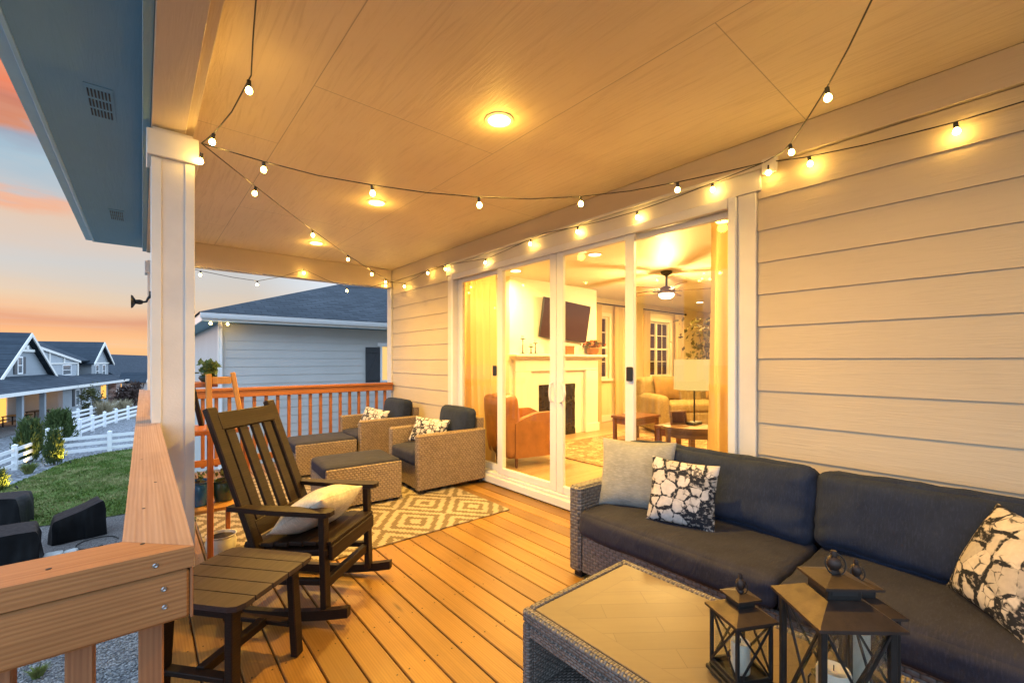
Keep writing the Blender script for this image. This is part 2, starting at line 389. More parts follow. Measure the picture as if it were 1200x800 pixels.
M['rock'] = m_plain('pale_rock', (.42, .42, .40), .85, var=.25, bump=.5, bscale=12)
M['stonecol'] = m_stone('stone_veneer')
M['lens'] = m_emit('lamp_lens', (1, .80, .45), 14)
M['ilens'] = m_emit('interior_lamp_lens', (1, .85, .5), 12)
M['bulb'] = m_emit('bulb_glow', (1, .58, .115), 100)
M['lampshade'] = m_emit('lit_lampshade', (1, .63, .18), 1.05)
M['fanlight'] = m_emit('fan_light_glass', (1, .85, .5), 8)
M['spotlens'] = m_emit('landscape_lens', (1, .72, .2), 20)
t = NT('tabletop_planks'); v = t.coord(); o = t.sep(v)
g = t.noise(t_map(t, v, (4, 30, 4)), 1, 5, .6, 1.0)
M['ttop'] = None

# curtain: translucent cloth
t = NT('sheer_curtain'); d = t.n('ShaderNodeBsdfDiffuse'); d.inputs[0].default_value = (.66, .5, .24, 1)
tl = t.n('ShaderNodeBsdfTranslucent'); tl.inputs[0].default_value = (.7, .53, .25, 1); mx = t.n('ShaderNodeMixShader'); mx.inputs[0].default_value = .45
t.l(d.outputs[0], mx.inputs[1]); t.l(tl.outputs[0], mx.inputs[2]); t.l(mx.outputs[0], t.out.inputs[0]); M['sheer'] = t.m

t = NT('window_curtain'); d = t.n('ShaderNodeBsdfDiffuse'); d.inputs[0].default_value = (.74, .60, .34, 1)
tl = t.n('ShaderNodeBsdfTranslucent'); tl.inputs[0].default_value = (.74, .6, .34, 1); mx = t.n('ShaderNodeMixShader'); mx.inputs[0].default_value = .35
t.l(d.outputs[0], mx.inputs[1]); t.l(tl.outputs[0], mx.inputs[2]); t.l(mx.outputs[0], t.out.inputs[0]); M['wcurtain'] = t.m

# table top: tile planks laid diagonally inside a mitred border
t = NT('tabletop_wood_tile'); v = t.coord()
ob = t.n('ShaderNodeMapping'); ob.inputs['Rotation'].default_value = (0, 0, R(38)); t.l(v, ob.inputs[0])
br = t.n('ShaderNodeTexBrick'); t.l(ob.outputs[0], br.inputs[0]); br.inputs['Scale'].default_value = 1
br.inputs['Brick Width'].default_value = .36; br.inputs['Row Height'].default_value = .088; br.inputs['Mortar Size'].default_value = .0012
br.inputs['Color1'].default_value = (.115, .080, .042, 1); br.inputs['Color2'].default_value = (.142, .10, .054, 1); br.inputs['Mortar'].default_value = (.06, .04, .022, 1)
gr = t.noise(t_map(t, ob.outputs[0], (3, 26, 3)), 1, 5, .6, 1.2)
oo = t.sep(v)
bx_ = t.math('GREATER_THAN', t.math('ABSOLUTE', oo[0]), .205); by_ = t.math('GREATER_THAN', t.math('ABSOLUTE', oo[1]), .555)
border = t.math('MAXIMUM', bx_, by_)
l1 = t.math('MULTIPLY', t.math('LESS_THAN', t.math('ABSOLUTE', t.math('SUBTRACT', t.math('ABSOLUTE', oo[0]), .205)), .0012), t.math('SUBTRACT', 1.0, by_))
l2 = t.math('MULTIPLY', t.math('LESS_THAN', t.math('ABSOLUTE', t.math('SUBTRACT', t.math('ABSOLUTE', oo[1]), .555)), .0012), t.math('SUBTRACT', 1.0, bx_))
bc = t.mix(border, br.outputs[0], (.130, .091, .049))
cc = t.mix(t.math('MULTIPLY', t.mrange(gr, .4, .68), .35), bc, (.085, .058, .032))
cc = t.mix(t.math('MAXIMUM', l1, l2), cc, (.09, .06, .035))
M['ttop'] = t.bsdf(cc, .42, 0, t.bump(gr, .06, .002), .5)

# ------------------------------------------------------------------ mesh builder
class MB:
    def __init__(s): s.v = []; s.f = []; s.sm = []
    def add(s, vs, fs, smooth=False, mat=None):
        b = len(s.v)
        s.v += [tuple(mat @ Vector(p)) if mat else tuple(p) for p in vs]
        s.f += [tuple(i + b for i in f) for f in fs]; s.sm += [smooth] * len(fs); return s
    def box(s, lo, hi, bev=0, mat=None):
        lo = tuple(min(a, b) for a, b in zip(lo, hi)), tuple(max(a, b) for a, b in zip(lo, hi)); lo, hi = lo
        c = tuple((a + b) / 2 for a, b in zip(lo, hi)); h = tuple((b - a) / 2 for a, b in zip(lo, hi))
        b = min(bev, *(x * .49 for x in h))
        if b <= 0:
            vs = [(c[0] + sx * h[0], c[1] + sy * h[1], c[2] + sz * h[2]) for sx in (-1, 1) for sy in (-1, 1) for sz in (-1, 1)]
            return s.add(vs, [(0, 1, 3, 2), (4, 6, 7, 5), (0, 4, 5, 1), (2, 3, 7, 6), (0, 2, 6, 4), (1, 5, 7, 3)], False, mat)
        vs = []; ix = {}
        for sx in (-1, 1):
            for sy in (-1, 1):
                for sz in (-1, 1):
                    for a in range(3):
                        p = [sx * (h[0] - b), sy * (h[1] - b), sz * (h[2] - b)]
                        p[a] = (sx, sy, sz)[a] * h[a]
                        ix[(sx, sy, sz, a)] = len(vs); vs.append(tuple(c[k] + p[k] for k in range(3)))
        fs = []
        for a in range(3):
            o1, o2 = [k for k in range(3) if k != a]
            for sg in (-1, 1):
                q = []
                for s1, s2 in ((-1, -1), (1, -1), (1, 1), (-1, 1)):
                    k = [0, 0, 0]; k[a] = sg; k[o1] = s1; k[o2] = s2; q.append(ix[(*k, a)])
                flip = (sg > 0) == (a == 1)
                fs.append(tuple(q[::-1]) if flip else tuple(q))
        for a in range(3):      # edges along axis a
            o1, o2 = [k for k in range(3) if k != a]
            for s1 in (-1, 1):
                for s2 in (-1, 1):
                    k0 = [0, 0, 0]; k0[o1] = s1; k0[o2] = s2; k1 = list(k0); k0[a] = -1; k1[a] = 1
                    fs.append((ix[(*k0, o1)], ix[(*k1, o1)], ix[(*k1, o2)], ix[(*k0, o2)]))
        for sx in (-1, 1):
            for sy in (-1, 1):
                for sz in (-1, 1): fs.append(tuple(ix[(sx, sy, sz, a)] for a in range(3)))
        return s.add(vs, fs, False, mat)
    def bar(s, p0, p1, w, d, bev=.003, up=(0, 0, 1), roll=0):
        p0 = Vector(p0); p1 = Vector(p1); z = (p1 - p0); L = z.length; z.normalize()
        u = Vector(up)
        if abs(z.dot(u)) > .98: u = Vector((1, 0, 0))
        x = u.cross(z).normalized(); y = z.cross(x)
        m = Matrix((x, y, z)).transposed().to_4x4(); m.translation = p0
        return s.box((-w / 2, -d / 2, 0), (w / 2, d / 2, L), bev, m)
    def tube(s, pts, r, seg=8, closed=False, caps=True):
        pts = [Vector(p) for p in pts]; n = len(pts); rs = r if isinstance(r, (list, tuple)) else [r] * n
        vs = []; prev = None
        for i, p in enumerate(pts):
            a = pts[(i - 1) % n] if (i > 0 or closed) else p; b = pts[(i + 1) % n] if (i < n - 1 or closed) else p
            d = (b - a).normalized()
            if prev is None: prev = Vector((0, 0, 1)) if abs(d.z) < .9 else Vector((1, 0, 0))
            x = (prev - d * prev.dot(d))
            if x.length < 1e-6: x = d.orthogonal()
            x.normalize(); prev = x; y = d.cross(x)
            for k in range(seg):
                t_ = 2 * math.pi * k / seg; vs.append(tuple(p + (x * math.cos(t_) + y * math.sin(t_)) * rs[i]))
        fs = []
        for i in range(n if closed else n - 1):
            j = (i + 1) % n
            for k in range(seg):
                k2 = (k + 1) % seg; fs.append((i * seg + k, i * seg + k2, j * seg + k2, j * seg + k))
        if caps and not closed:
            fs.append(tuple(range(seg))[::-1]); fs.append(tuple((n - 1) * seg + k for k in range(seg)))
        return s.add(vs, fs, True)
    def lathe(s, prof, c=(0, 0, 0), seg=20, mat=None, cap=True):
        vs = []; fs = []
        for r, z in prof:
            for k in range(seg):
                t_ = 2 * math.pi * k / seg; vs.append((c[0] + r * math.cos(t_), c[1] + r * math.sin(t_), c[2] + z))
        for i in range(len(prof) - 1):
            for k in range(seg):
                k2 = (k + 1) % seg; fs.append((i * seg + k, i * seg + k2, (i + 1) * seg + k2, (i + 1) * seg + k))
        if cap:
            fs.append(tuple(range(seg))[::-1]); n = len(prof) - 1; fs.append(tuple(n * seg + k for k in range(seg)))
        return s.add(vs, fs, True, mat)
    def prism(s, poly, d0, d1, plane='XZ', mat=None):
        def p3(a, b, d):
            return {'XZ': (a, d, b), 'XY': (a, b, d), 'YZ': (d, a, b)}[plane]
        n = len(poly); vs = [p3(a, b, d0) for a, b in poly] + [p3(a, b, d1) for a, b in poly]
        fs = [tuple(range(n))[::-1], tuple(range(n, 2 * n))]
        for i in range(n):
            j = (i + 1) % n; fs.append((i, j, n + j, n + i))
        return s.add(vs, fs, False, mat)
    def quad(s, a, b, c, d): return s.add([a, b, c, d], [(0, 1, 2, 3)])
    def cushion(s, lo, hi, r=.04, puff=(0, 0, .02), n=10, seed=0, wr=.004, mat=None):
        c = [(a + b) / 2 for a, b in zip(lo, hi)]; h = [(b - a) / 2 for a, b in zip(lo, hi)]
        idx = {}; vs = []; fs = []
        def vert(p):
            k = tuple(round(x, 4) for x in p)
            if k in idx: return idx[k]
            q = [max(-(h[i] - r), min(h[i] - r, p[i] * h[i])) for i in range(3)]
            d = Vector([p[i] * h[i] - q[i] for i in range(3)])
            if d.length > 1e-9: d = d.normalized() * r
            o = [q[i] + d[i] for i in range(3)]
            for i in range(3):
                a, b = [j for j in range(3) if j != i]
                o[i] += puff[i] * (p[i]) * (1 - p[a] ** 4) * (1 - p[b] ** 4)
            nn = noise.noise(Vector((o[0] * 5 + seed, o[1] * 5, o[2] * 5))) + .5 * noise.noise(Vector((o[0] * 13 + seed, o[1] * 13, o[2] * 13)))
            if wr > .008 and h[1] > .3:
                e_ = (max(0, abs(p[1]) - .55) / .45) * (1 - max(0, abs(p[1]) - .9) / .1 * .7)
                nn += .42 * e_ * math.sin(o[2] * 48 + 5 * noise.noise(Vector((o[1] * 6 + seed, o[2] * 6, 1))) + o[1] * 16)
            dv = Vector(p).normalized() * nn * wr
            vs.append(tuple(c[i] + o[i] + dv[i] for i in range(3))); idx[k] = len(vs) - 1; return idx[k]
        # denser near the edges
        g = [math.sin((i / n * 2 - 1) * math.pi / 2) for i in range(n + 1)]
        for a in range(3):
            o1, o2 = (a + 1) % 3, (a + 2) % 3
            for sg in (-1, 1):
                for i in range(n):
                    for j in range(n):
                        q = []
                        for (ii, jj) in ((i, j), (i + 1, j), (i + 1, j + 1), (i, j + 1)):
                            p = [0, 0, 0]; p[a] = sg; p[o1] = g[ii]; p[o2] = g[jj]; q.append(vert(p))
                        fs.append(tuple(q) if sg > 0 else tuple(q[::-1]))
        return s.add(vs, fs, True, mat)
    def pillow(s, w, h, t_, n=18, seed=0, mat=None, wr=.006):
        vs = []; fs = []
        for side in (1, -1):
            b = len(vs)
            for i in range(n + 1):
                for j in range(n + 1):
                    x = math.sin((i / n * 2 - 1) * math.pi / 2); y = math.sin((j / n * 2 - 1) * math.pi / 2)
                    T = t_ / 2 * ((1 - abs(x) ** 2.4) * (1 - abs(y) ** 2.4)) ** .55
                    px = x * w / 2 * (1 - .07 * (1 - y * y)); py = y * h / 2 * (1 - .07 * (1 - x * x))
                    z = side * T
                    z += noise.noise(Vector((px * 7 + seed, py * 7, side))) * wr * (1 if T > .004 else .3)
                    vs.append((px, py, z))
            for i in range(n):
                for j in range(n):
                    a = b + i * (n + 1) + j; q = (a, a + n + 1, a + n + 2, a + 1)
                    fs.append(q if side > 0 else q[::-1])
        return s.add(vs, fs, True, mat)
    def leaves(s, pts, size, flat=.0, droop=0):
        for p in pts:
            p = Vector(p); d = Vector((random.gauss(0, 1), random.gauss(0, 1), random.gauss(0, 1) * (1 - flat))).normalized()
            e = d.orthogonal().normalized(); e.rotate(Matrix.Rotation(random.uniform(0, 6.28), 3, d))
            L = size * random.uniform(.6, 1.4); w = e.cross(d) * L * .28
            s.add([p - e * L * .5, p + w, p + e * L * .5, p - w], [(0, 1, 2, 3)])
        return s
    def build(s, name, mat, parent=None, loc=None, smooth=True):
        me = bpy.data.meshes.new(name); me.from_pydata(s.v, [], s.f); me.update()
        me.polygons.foreach_set('use_smooth', s.sm)
        if any(s.sm):
            try: me.set_sharp_from_angle(angle=R(42))
            except Exception: pass
        me.materials.append(M[mat] if isinstance(mat, str) else mat)
        o = bpy.data.objects.new(name, me); col.objects.link(o)
        if parent is not None: o.parent = parent
        if loc: o.location = loc
        return o

def empty(name, loc=(0, 0, 0), rz=0):
    o = bpy.data.objects.new(name, None); col.objects.link(o); o.location = loc; o.rotation_euler = (0, 0, rz)
    o.empty_display_size = .1; return o
def tag(o, label=None, cat=None, group=None, kind=None):
    if label: o['label'] = label
    if cat: o['category'] = cat
    if group: o['group'] = group
    if kind: o['kind'] = kind
    return o
def thing(name, label, cat, loc=(0, 0, 0), rz=0, group=None): return tag(empty(name, loc, rz), label, cat, group)
def copy_tree(o, parent=None):
    c = o.copy(); col.objects.link(c); c.parent = parent
    for ch in [x for x in bpy.data.objects if x.parent == o]: copy_tree(ch, c)
    return c
def part(name, mat, parent, fn): b = MB(); fn(b); return b.build(name, mat, parent)
def lamp(name, kind, loc, energy, color, parent=None, rot=(0, 0, 0), **k):
    d = bpy.data.lights.new(name, kind); d.energy = energy; d.color = color
    for a, v in k.items(): setattr(d, a, v)
    o = bpy.data.objects.new(name, d); col.objects.link(o); o.location = loc; o.rotation_euler = rot
    if parent: o.parent = parent
    return o

WX, CZ, DY = 3.18, 2.92, 6.9
G = -3.4
WARM = (1.0, .56, .19)

exec_sections = []
# ------------------------------------------------------------------ setting
def wpart(name, mat, root, fn):
    """a part drawn in world coordinates under an unrotated root"""
    b = MB(); fn(b); o = b.build(name, mat, root)
    if root is not None: o.location = -Vector(root.matrix_basis.translation if root.parent is None else root['_w'])
    return o
def wsub(name, mat, parent_part, fn):
    """a sub-part in the same coordinates as its part"""
    b = MB(); fn(b); return b.build(name, mat, parent_part)

b = MB(); b.quad((-400, -400, G - .03), (400, -400, G - .03), (400, 400, G - .03), (-400, 400, G - .03))
tag(b.build('ground', 'earth'), kind='structure')
b = MB(); b.add([(-4.9, 8, G), (3, 8, G), (3, 18.35, G), (-.9, 18.36, G), (-2.0, 18.5, G), (-2.6, 18.7, G), (-6, 20.0, G), (-9, 18, G), (-9, 8, G)], [tuple(range(9))])
tag(b.build('patio', 'patio'), kind='structure')
b = MB(); b.quad((-9, -8, G), (3, -8, G), (3, 12.3, G + .004), (-9, 12.3, G + .004))
tag(b.build('gravel_bed', 'gravel'), kind='structure')
b = MB()
LP = [(-9, 18), (-6, 19.99), (-2.6, 18.69), (-2.0, 18.49), (-.9, 18.35), (3, 18.3), (3, 33), (-.3, 31.6), (-1.4, 31.2), (-2.72, 29.75), (-3.48, 26.75), (-4.11, 24.9), (-4.6, 22.8), (-9, 20.5)]
b.add([(x, y, G + .02) for x, y in LP], [tuple(range(len(LP)))])
tag(b.build('lawn', 'lawn'), kind='structure')
b = MB(); b.quad((-14, 18, G - .006), (14, 18, G - .006), (14, 48, G - .006), (-14, 48, G - .006))
tag(b.build('gravel_strip', 'gravelfar'), kind='structure')
b = MB(); b.quad((-40, 30, G - .012), (-4.6, 30, G - .012), (-3, 60, G - .012), (-40, 60, G - .012))
tag(b.build('road', 'road'), kind='structure')
# grass blades on the lawn
def in_poly(x, y, P):
    c = False
    for i in range(len(P)):
        (x1, y1), (x2, y2) = P[i], P[i - 1]
        if (y1 > y) != (y2 > y) and x < (x2 - x1) * (y - y1) / (y2 - y1) + x1: c = not c
    return c
b = MB()
while len(b.f) < 20000:
    x, y = random.uniform(-6, 1), random.uniform(18.2, 32)
    if not in_poly(x, y, LP): continue
    if noise.noise(Vector((x * .9, y * .9, 3))) < -.25 and random.random() < .6: continue
    h = random.uniform(.04, .09); a = random.uniform(0, 6.28); w = random.uniform(.012, .03)
    dx, dy = math.cos(a) * w, math.sin(a) * w; lx, ly = random.gauss(0, .03), random.gauss(0, .03)
    b.add([(x - dx, y - dy, G + .018), (x + dx, y + dy, G + .018), (x + lx, y + ly, G + .02 + h)], [(0, 1, 2)])
tag(b.build('grass', 'blade'), kind='stuff')
# pebbles seen between the balusters
b = MB()
for i in range(5200):
    x, y = random.uniform(-2.2, .9), random.uniform(7.2, 11.6); r = random.uniform(.012, .035)
    m = Matrix.Translation((x, y, G + .01)) @ Matrix.Rotation(random.uniform(0, 6), 4, Vector((random.random(), random.random(), 1))) @ Matrix.Diagonal((1, random.uniform(.6, .9), random.uniform(.4, .7), 1))
    q = [(r, 0, 0), (-r, 0, 0), (0, r, 0), (0, -r, 0), (0, 0, r), (0, 0, -r)]
    b.add(q, [(0, 2, 4), (2, 1, 4), (1, 3, 4), (3, 0, 4), (2, 0, 5), (1, 2, 5), (3, 1, 5), (0, 3, 5)], True, m)
tag(b.build('pebbles', 'stonebit'), kind='stuff')

# deck boards
b = MB(); k = -18
while True:
    x0 = .062 + .1433 * k
    if x0 > 3.1: break
    y1 = 1.10 if x0 < .0 else DY
    x1 = min(x0 + .1362, 3.16)
    cuts = [-2.6, y1]
    b.box((x0, cuts[0], -.03), (x1, cuts[1], 0), .004); k += 1
tag(b.build('deck_floor', 'deck'), kind='structure')
b = MB(); b.box((.07, -2.6, -.31), (.11, DY, -.035)); b.box((-2.55, 1.03, -.31), (.06, 1.07, -.035)); b.box((.11, DY - .06, -.31), (3.16, DY - .02, -.035))
for i in range(22): b.box((.12, -2.5 + .42 * i, -.27), (3.15, -2.46 + .42 * i, -.035))
tag(b.build('deck_framing', 'farrail'), kind='structure')
b = MB()
for k in range(22):
    for j in range(23):
        for dx in (.028, .108):
            x = .062 + .1433 * k + dx; y = -2.2 + .406 * j
            if x < 3.15 and y < 6.85: b.lathe([(.0042, 0), (.0042, .0007)], (x + random.gauss(0, .003), y + random.gauss(0, .004), 0), 7)
tag(b.build('deck_screws', 'dark'), kind='stuff')

# ------------------------------------------------------------------ the house
house = thing('house', 'covered porch house in warm beige lap siding with white trim and lit glass doors', 'house', (3.18, 2.5, 0))
house['_w'] = (3.18, 2.5, 0)
def laps(b, y0, y1, z0, z1):
    z = .801 - .2137 * 4
    while z < z1:
        a, c = max(z, z0), min(z + .2137, z1)
        if c > a + .01:
            def xo(q): return WX - .017 + .011 * (q - z) / .2137
            b.prism([(WX + .02, a), (xo(a), a), (xo(c), c), (WX + .02, c)], y0, y1, 'XZ')
        z += .2137
wpart('siding_wall', 'siding', house, lambda b: laps(b, -2.6, 1.186, .0, 2.73))
wpart('siding_wall', 'siding', house, lambda b: laps(b, 5.074, 6.82, .0, 2.73))
def core(b):
    for lo, hi in (((3.2, -6, G), (3.34, 1.30, 2.93)), ((3.2, 4.96, G), (3.34, 6.94, 2.93)), ((3.2, 1.30, 2.60), (3.34, 4.96, 2.93)), ((3.2, 1.3, G), (3.34, 4.96, .02))):
        b.box(lo, hi)
wpart('wall_core', 'iwall', house, core)
wpart('end_wall', 'siding', house, lambda b: b.box((3.2, 6.942, G), (16, 6.99, 3.1)))
wpart('frieze_board', 'beam', house, lambda b: (b.box((WX - .026, -2.6, 2.732), (WX + .02, 6.8, CZ - .002), .003)))
wpart('corner_trim', 'trim', house, lambda b: (b.box((WX - .034, 6.83, -.02), (WX + .12, 6.985, 2.73), .004)))
def dtrim(b):
    b.box((WX - .034, 1.189, 0.05), (WX + .02, 1.308, 2.56), .004); b.box((WX - .034, 4.952, .05), (WX + .02, 5.07, 2.56), .004)
    b.box((WX - .038, 1.16, 2.562), (WX + .02, 5.10, 2.70), .004); b.box((WX - .058, 1.14, 2.702), (WX + .02, 5.12, 2.728), .004)
wpart('door_trim', 'trim', house, dtrim)
def dframe(b):
    b.box((3.115, 1.31, .04), (3.30, 1.362, 2.558), .005); b.box((3.115, 4.898, .04), (3.30, 4.95, 2.558), .005)
    b.box((3.115, 1.363, 2.50), (3.30, 4.897, 2.558), .005)
    b.box((3.075, 1.312, .012), (3.30, 4.948, .095), .006); b.box((3.115, 1.363, .097), (3.30, 4.897, .125), .004)
    b.box((3.10, 1.363, 2.484), (3.12, 4.897, 2.498), .002)
door = wpart('sliding_door', 'vinyl', house, dframe)
def panel(y0, y1, x0, x1, ws, z0=.127, z1=2.497):
    f = wsub('door_panel', 'vinyl', door, lambda b: (
        b.box((x0, y0, z0), (x1, y0 + ws, z1), .005), b.box((x0, y1 - ws, z0), (x1, y1, z1), .005),
        b.box((x0 + .001, y0 + ws + .0005, z0), (x1 - .001, y1 - ws - .0005, z0 + .075), .004), b.box((x0 + .001, y0 + ws + .0005, z1 - .05), (x1 - .001, y1 - ws - .0005, z1), .004)))
    xm = (x0 + x1) / 2
    wsub('glass_pane', 'glass', door, lambda b: b.box((xm - .004, y0 + ws - .004, z0 + .072), (xm + .004, y1 - ws + .004, z1 - .048)))
panel(1.364, 2.235, 3.195, 3.235, .03); panel(2.135, 3.028, 3.13, 3.17, .088); panel(3.034, 3.975, 3.13, 3.17, .088); panel(3.94, 4.896, 3.195, 3.235, .10)
wsub('handle', 'vinyl', door, lambda b: b.tube([(3.129, 2.965, 1.015), (3.10, 2.945, 1.02), (3.085, 2.885, 1.05), (3.08, 2.868, 1.115), (3.085, 2.885, 1.18), (3.10, 2.945, 1.21), (3.129, 2.965, 1.215)], .011, 10))
wsub('handle', 'vinyl', door, lambda b: b.tube([(3.13, 3.08, 1.02), (3.095, 3.08, 1.03), (3.085, 3.08, 1.09), (3.085, 3.08, 1.14), (3.095, 3.08, 1.20), (3.13, 3.08, 1.21)], .010, 10))
for y, z in ((4.0, 1.31), (2.165, 1.315)):
    wsub('lock', 'black', door, lambda b: (b.box((3.10, y - .028, z - .06), (3.129, y + .028, z + .06), .008)))
wpart('porch_ceiling', 'ceiling', house, lambda b: b.box((.0, -2.6, CZ), (3.2, 6.96, CZ + .03)))
def beam(b):
    b.box((.037, -2.6, 2.74), (.192, 6.94, CZ - .002), .003); b.box((.193, -2.6, 2.775), (.236, 6.79, CZ - .002), .003)
wpart('porch_beam', 'beam', house, beam)
wpart('header_beam', 'beam', house, lambda b: (b.box((.238, 6.80, 2.615), (3.14, 6.95, CZ - .002), .004)))
clm = wpart('column', 'column', house, lambda b: (b.box((.043, 3.157, -.3), (.226, 3.343, 2.735))))
def ctrim(b):
    for x0, x1 in ((.036, .082), (.187, .233)):
        b.box((x0, 3.150, -.02), (x1, 3.1565, 2.566), .002); b.box((x0, 3.3435, -.02), (x1, 3.350, 2.566), .002)
    for y0, y1 in ((3.1575, 3.197), (3.303, 3.3425)):
        b.box((.036, y0, 0), (.0425, y1, 2.566), .002); b.box((.2265, y0, 0), (.233, y1, 2.566), .002)
wsub('corner_board', 'trim', clm, ctrim)
def ccap(b):
    b.box((.016, 3.128, 2.568), (.253, 3.372, 2.712), .004)
wsub('column_cap', 'trim', clm, ccap)
wpart('far_column', 'column', house, lambda b: (b.box((.045, 6.72, -.3), (.226, 6.90, 2.612)), b.box((.02, 6.70, 2.46), (.25, 6.92, 2.6), .004)))
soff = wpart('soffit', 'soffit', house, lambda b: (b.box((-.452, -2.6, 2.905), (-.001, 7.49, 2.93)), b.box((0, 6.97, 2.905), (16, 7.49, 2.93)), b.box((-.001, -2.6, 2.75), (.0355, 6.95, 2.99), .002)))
def vent(x, y):
    def slots(b):
        for i in range(7):
            for j in range(3):
                xx = x - .042 + i * .0145; yy = y - .16 + j * .125
                b.box((xx, yy - .005, 2.8990), (xx + .0075, yy + .09, 2.9045))
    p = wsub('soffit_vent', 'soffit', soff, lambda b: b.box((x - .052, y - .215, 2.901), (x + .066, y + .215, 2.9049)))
    wsub('vent_slots', 'black', soff, slots)
vent(-.19, 3.45); vent(-.205, 6.0)
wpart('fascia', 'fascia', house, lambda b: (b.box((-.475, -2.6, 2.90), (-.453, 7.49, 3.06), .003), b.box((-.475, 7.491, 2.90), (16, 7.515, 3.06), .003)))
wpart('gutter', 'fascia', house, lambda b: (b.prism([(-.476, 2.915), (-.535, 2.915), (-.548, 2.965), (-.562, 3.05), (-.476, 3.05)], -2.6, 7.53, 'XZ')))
def roofp(b):
    b.prism([(-.50, 3.065), (7.5, 5.3), (16, 5.3), (16, 3.1), (3.3, 3.0), (-.4, 3.0)], -6.0, 7.5, 'XZ')
wpart('roof', 'roof', house, roofp)
# interior shell
wpart('interior_floor', 'ifloor', house, lambda b: b.box((3.24, -3, .0), (12.2, 5.9, .125)))
wpart('interior_ceiling', 'iwhite', house, lambda b: b.box((3.341, -3, 2.75), (12.2, 5.9, 2.8)))
def iwalls(b):
    b.box((3.341, 5.86, .126), (7.25, 6.0, 2.749)); b.box((7.68, 5.86, .126), (9.05, 6, 2.749)); b.box((10.15, 5.86, .126), (12.2, 6, 2.749))
    for x0, x1 in ((7.25, 7.68), (9.05, 10.15)): b.box((x0, 5.86, 2.36), (x1, 6, 2.749)); b.box((x0, 5.86, .126), (x1, 6, 1.04))
    b.box((12.2, -3, .126), (12.3, 6, 2.749)); b.box((3.341, -3.1, .126), (12.2, -3, 2.749))
    b.box((3.3405, -3, .126), (3.36, 1.05, 2.749)); b.box((3.3405, 5.1, .126), (3.36, 5.86, 2.749)); b.box((3.3405, 1.05, 2.56), (3.36, 5.1, 2.749))
wpart('interior_wall', 'iwall', house, iwalls)
wpart('baseboard', 'iwhite', house, lambda b: (b.box((6.53, 5.842, .126), (12.19, 5.859, .26), .003), b.box((3.37, 5.842, .126), (4.38, 5.859, .26), .003)))
def winframe(x0, x1):
    def f(b):
        b.box((x0 - .07, 5.842, 1.0), (x0 - .001, 5.859, 2.44), .003); b.box((x1 + .001, 5.842, 1.0), (x1 + .07, 5.859, 2.44), .003)
        b.box((x0, 5.842, 2.361), (x1, 5.859, 2.44), .003); b.box((x0 - .1, 5.80, .99), (x1 + .1, 5.859, 1.038), .003)
        n = 2 if x1 - x0 > .6 else 1
        for i in range(n):
            a = x0 + (x1 - x0) * i / n; c = x0 + (x1 - x0) * (i + 1) / n
            b.box((a, 5.90, 1.042), (a + .035, 5.94, 2.358)); b.box((c - .035, 5.90, 1.042), (c, 5.94, 2.358))
            b.box((a + .036, 5.90, 1.042), (c - .036, 5.94, 1.08)); b.box((a + .036, 5.90, 2.32), (c - .036, 5.94, 2.358)); b.box((a + .036, 5.90, 1.68), (c - .036, 5.94, 1.72))
            for z in (1.39, 2.02): b.box((a + .036, 5.912, z), (c - .036, 5.93, z + .018))
            m_ = (a + c) / 2; b.box((m_ - .009, 5.913, 1.081), (m_ + .009, 5.929, 1.679)); b.box((m_ - .009, 5.913, 1.721), (m_ + .009, 5.929, 2.319))
    w = wpart('window', 'iwhite', house, f)
    wsub('window_glass', 'screen', w, lambda b: b.box((x0, 5.942, 1.04), (x1, 5.955, 2.36)))
winframe(7.25, 7.68); winframe(9.05, 10.15)
fp = wpart('fireplace', 'iwhite', house, lambda b: (
    b.box((4.40, 5.27, .126), (5.03, 5.859, 2.749)), b.box((5.92, 5.27, .126), (6.53, 5.859, 2.749)), b.box((5.031, 5.27, 1.02), (5.919, 5.859, 2.749)), b.box((5.031, 5.50, .126), (5.919, 5.859, 1.019)),
    b.box((4.46, 5.20, .126), (4.80, 5.268, 1.25), .006), b.box((6.15, 5.20, .126), (6.49, 5.268, 1.25), .006), b.box((4.44, 5.185, .126), (4.82, 5.199, .28), .004), b.box((6.13, 5.185, .126), (6.51, 5.199, .28), .004),
    b.box((4.46, 5.20, 1.252), (6.49, 5.268, 1.44), .006)))
wsub('mantel', 'iwhite', fp, lambda b: (b.box((4.36, 5.06, 1.49), (6.58, 5.266, 1.53), .006), b.box((4.40, 5.11, 1.465), (6.54, 5.266, 1.489), .005), b.box((4.43, 5.16, 1.441), (6.51, 5.266, 1.464), .005)))
wsub('firebox', 'fire', fp, lambda b: (b.box((5.033, 5.262, .13), (5.917, 5.275, 1.015)), b.box((5.033, 5.25, .93), (5.917, 5.261, 1.015), .002), b.box((5.033, 5.25, .13), (5.917, 5.261, .22), .002)))

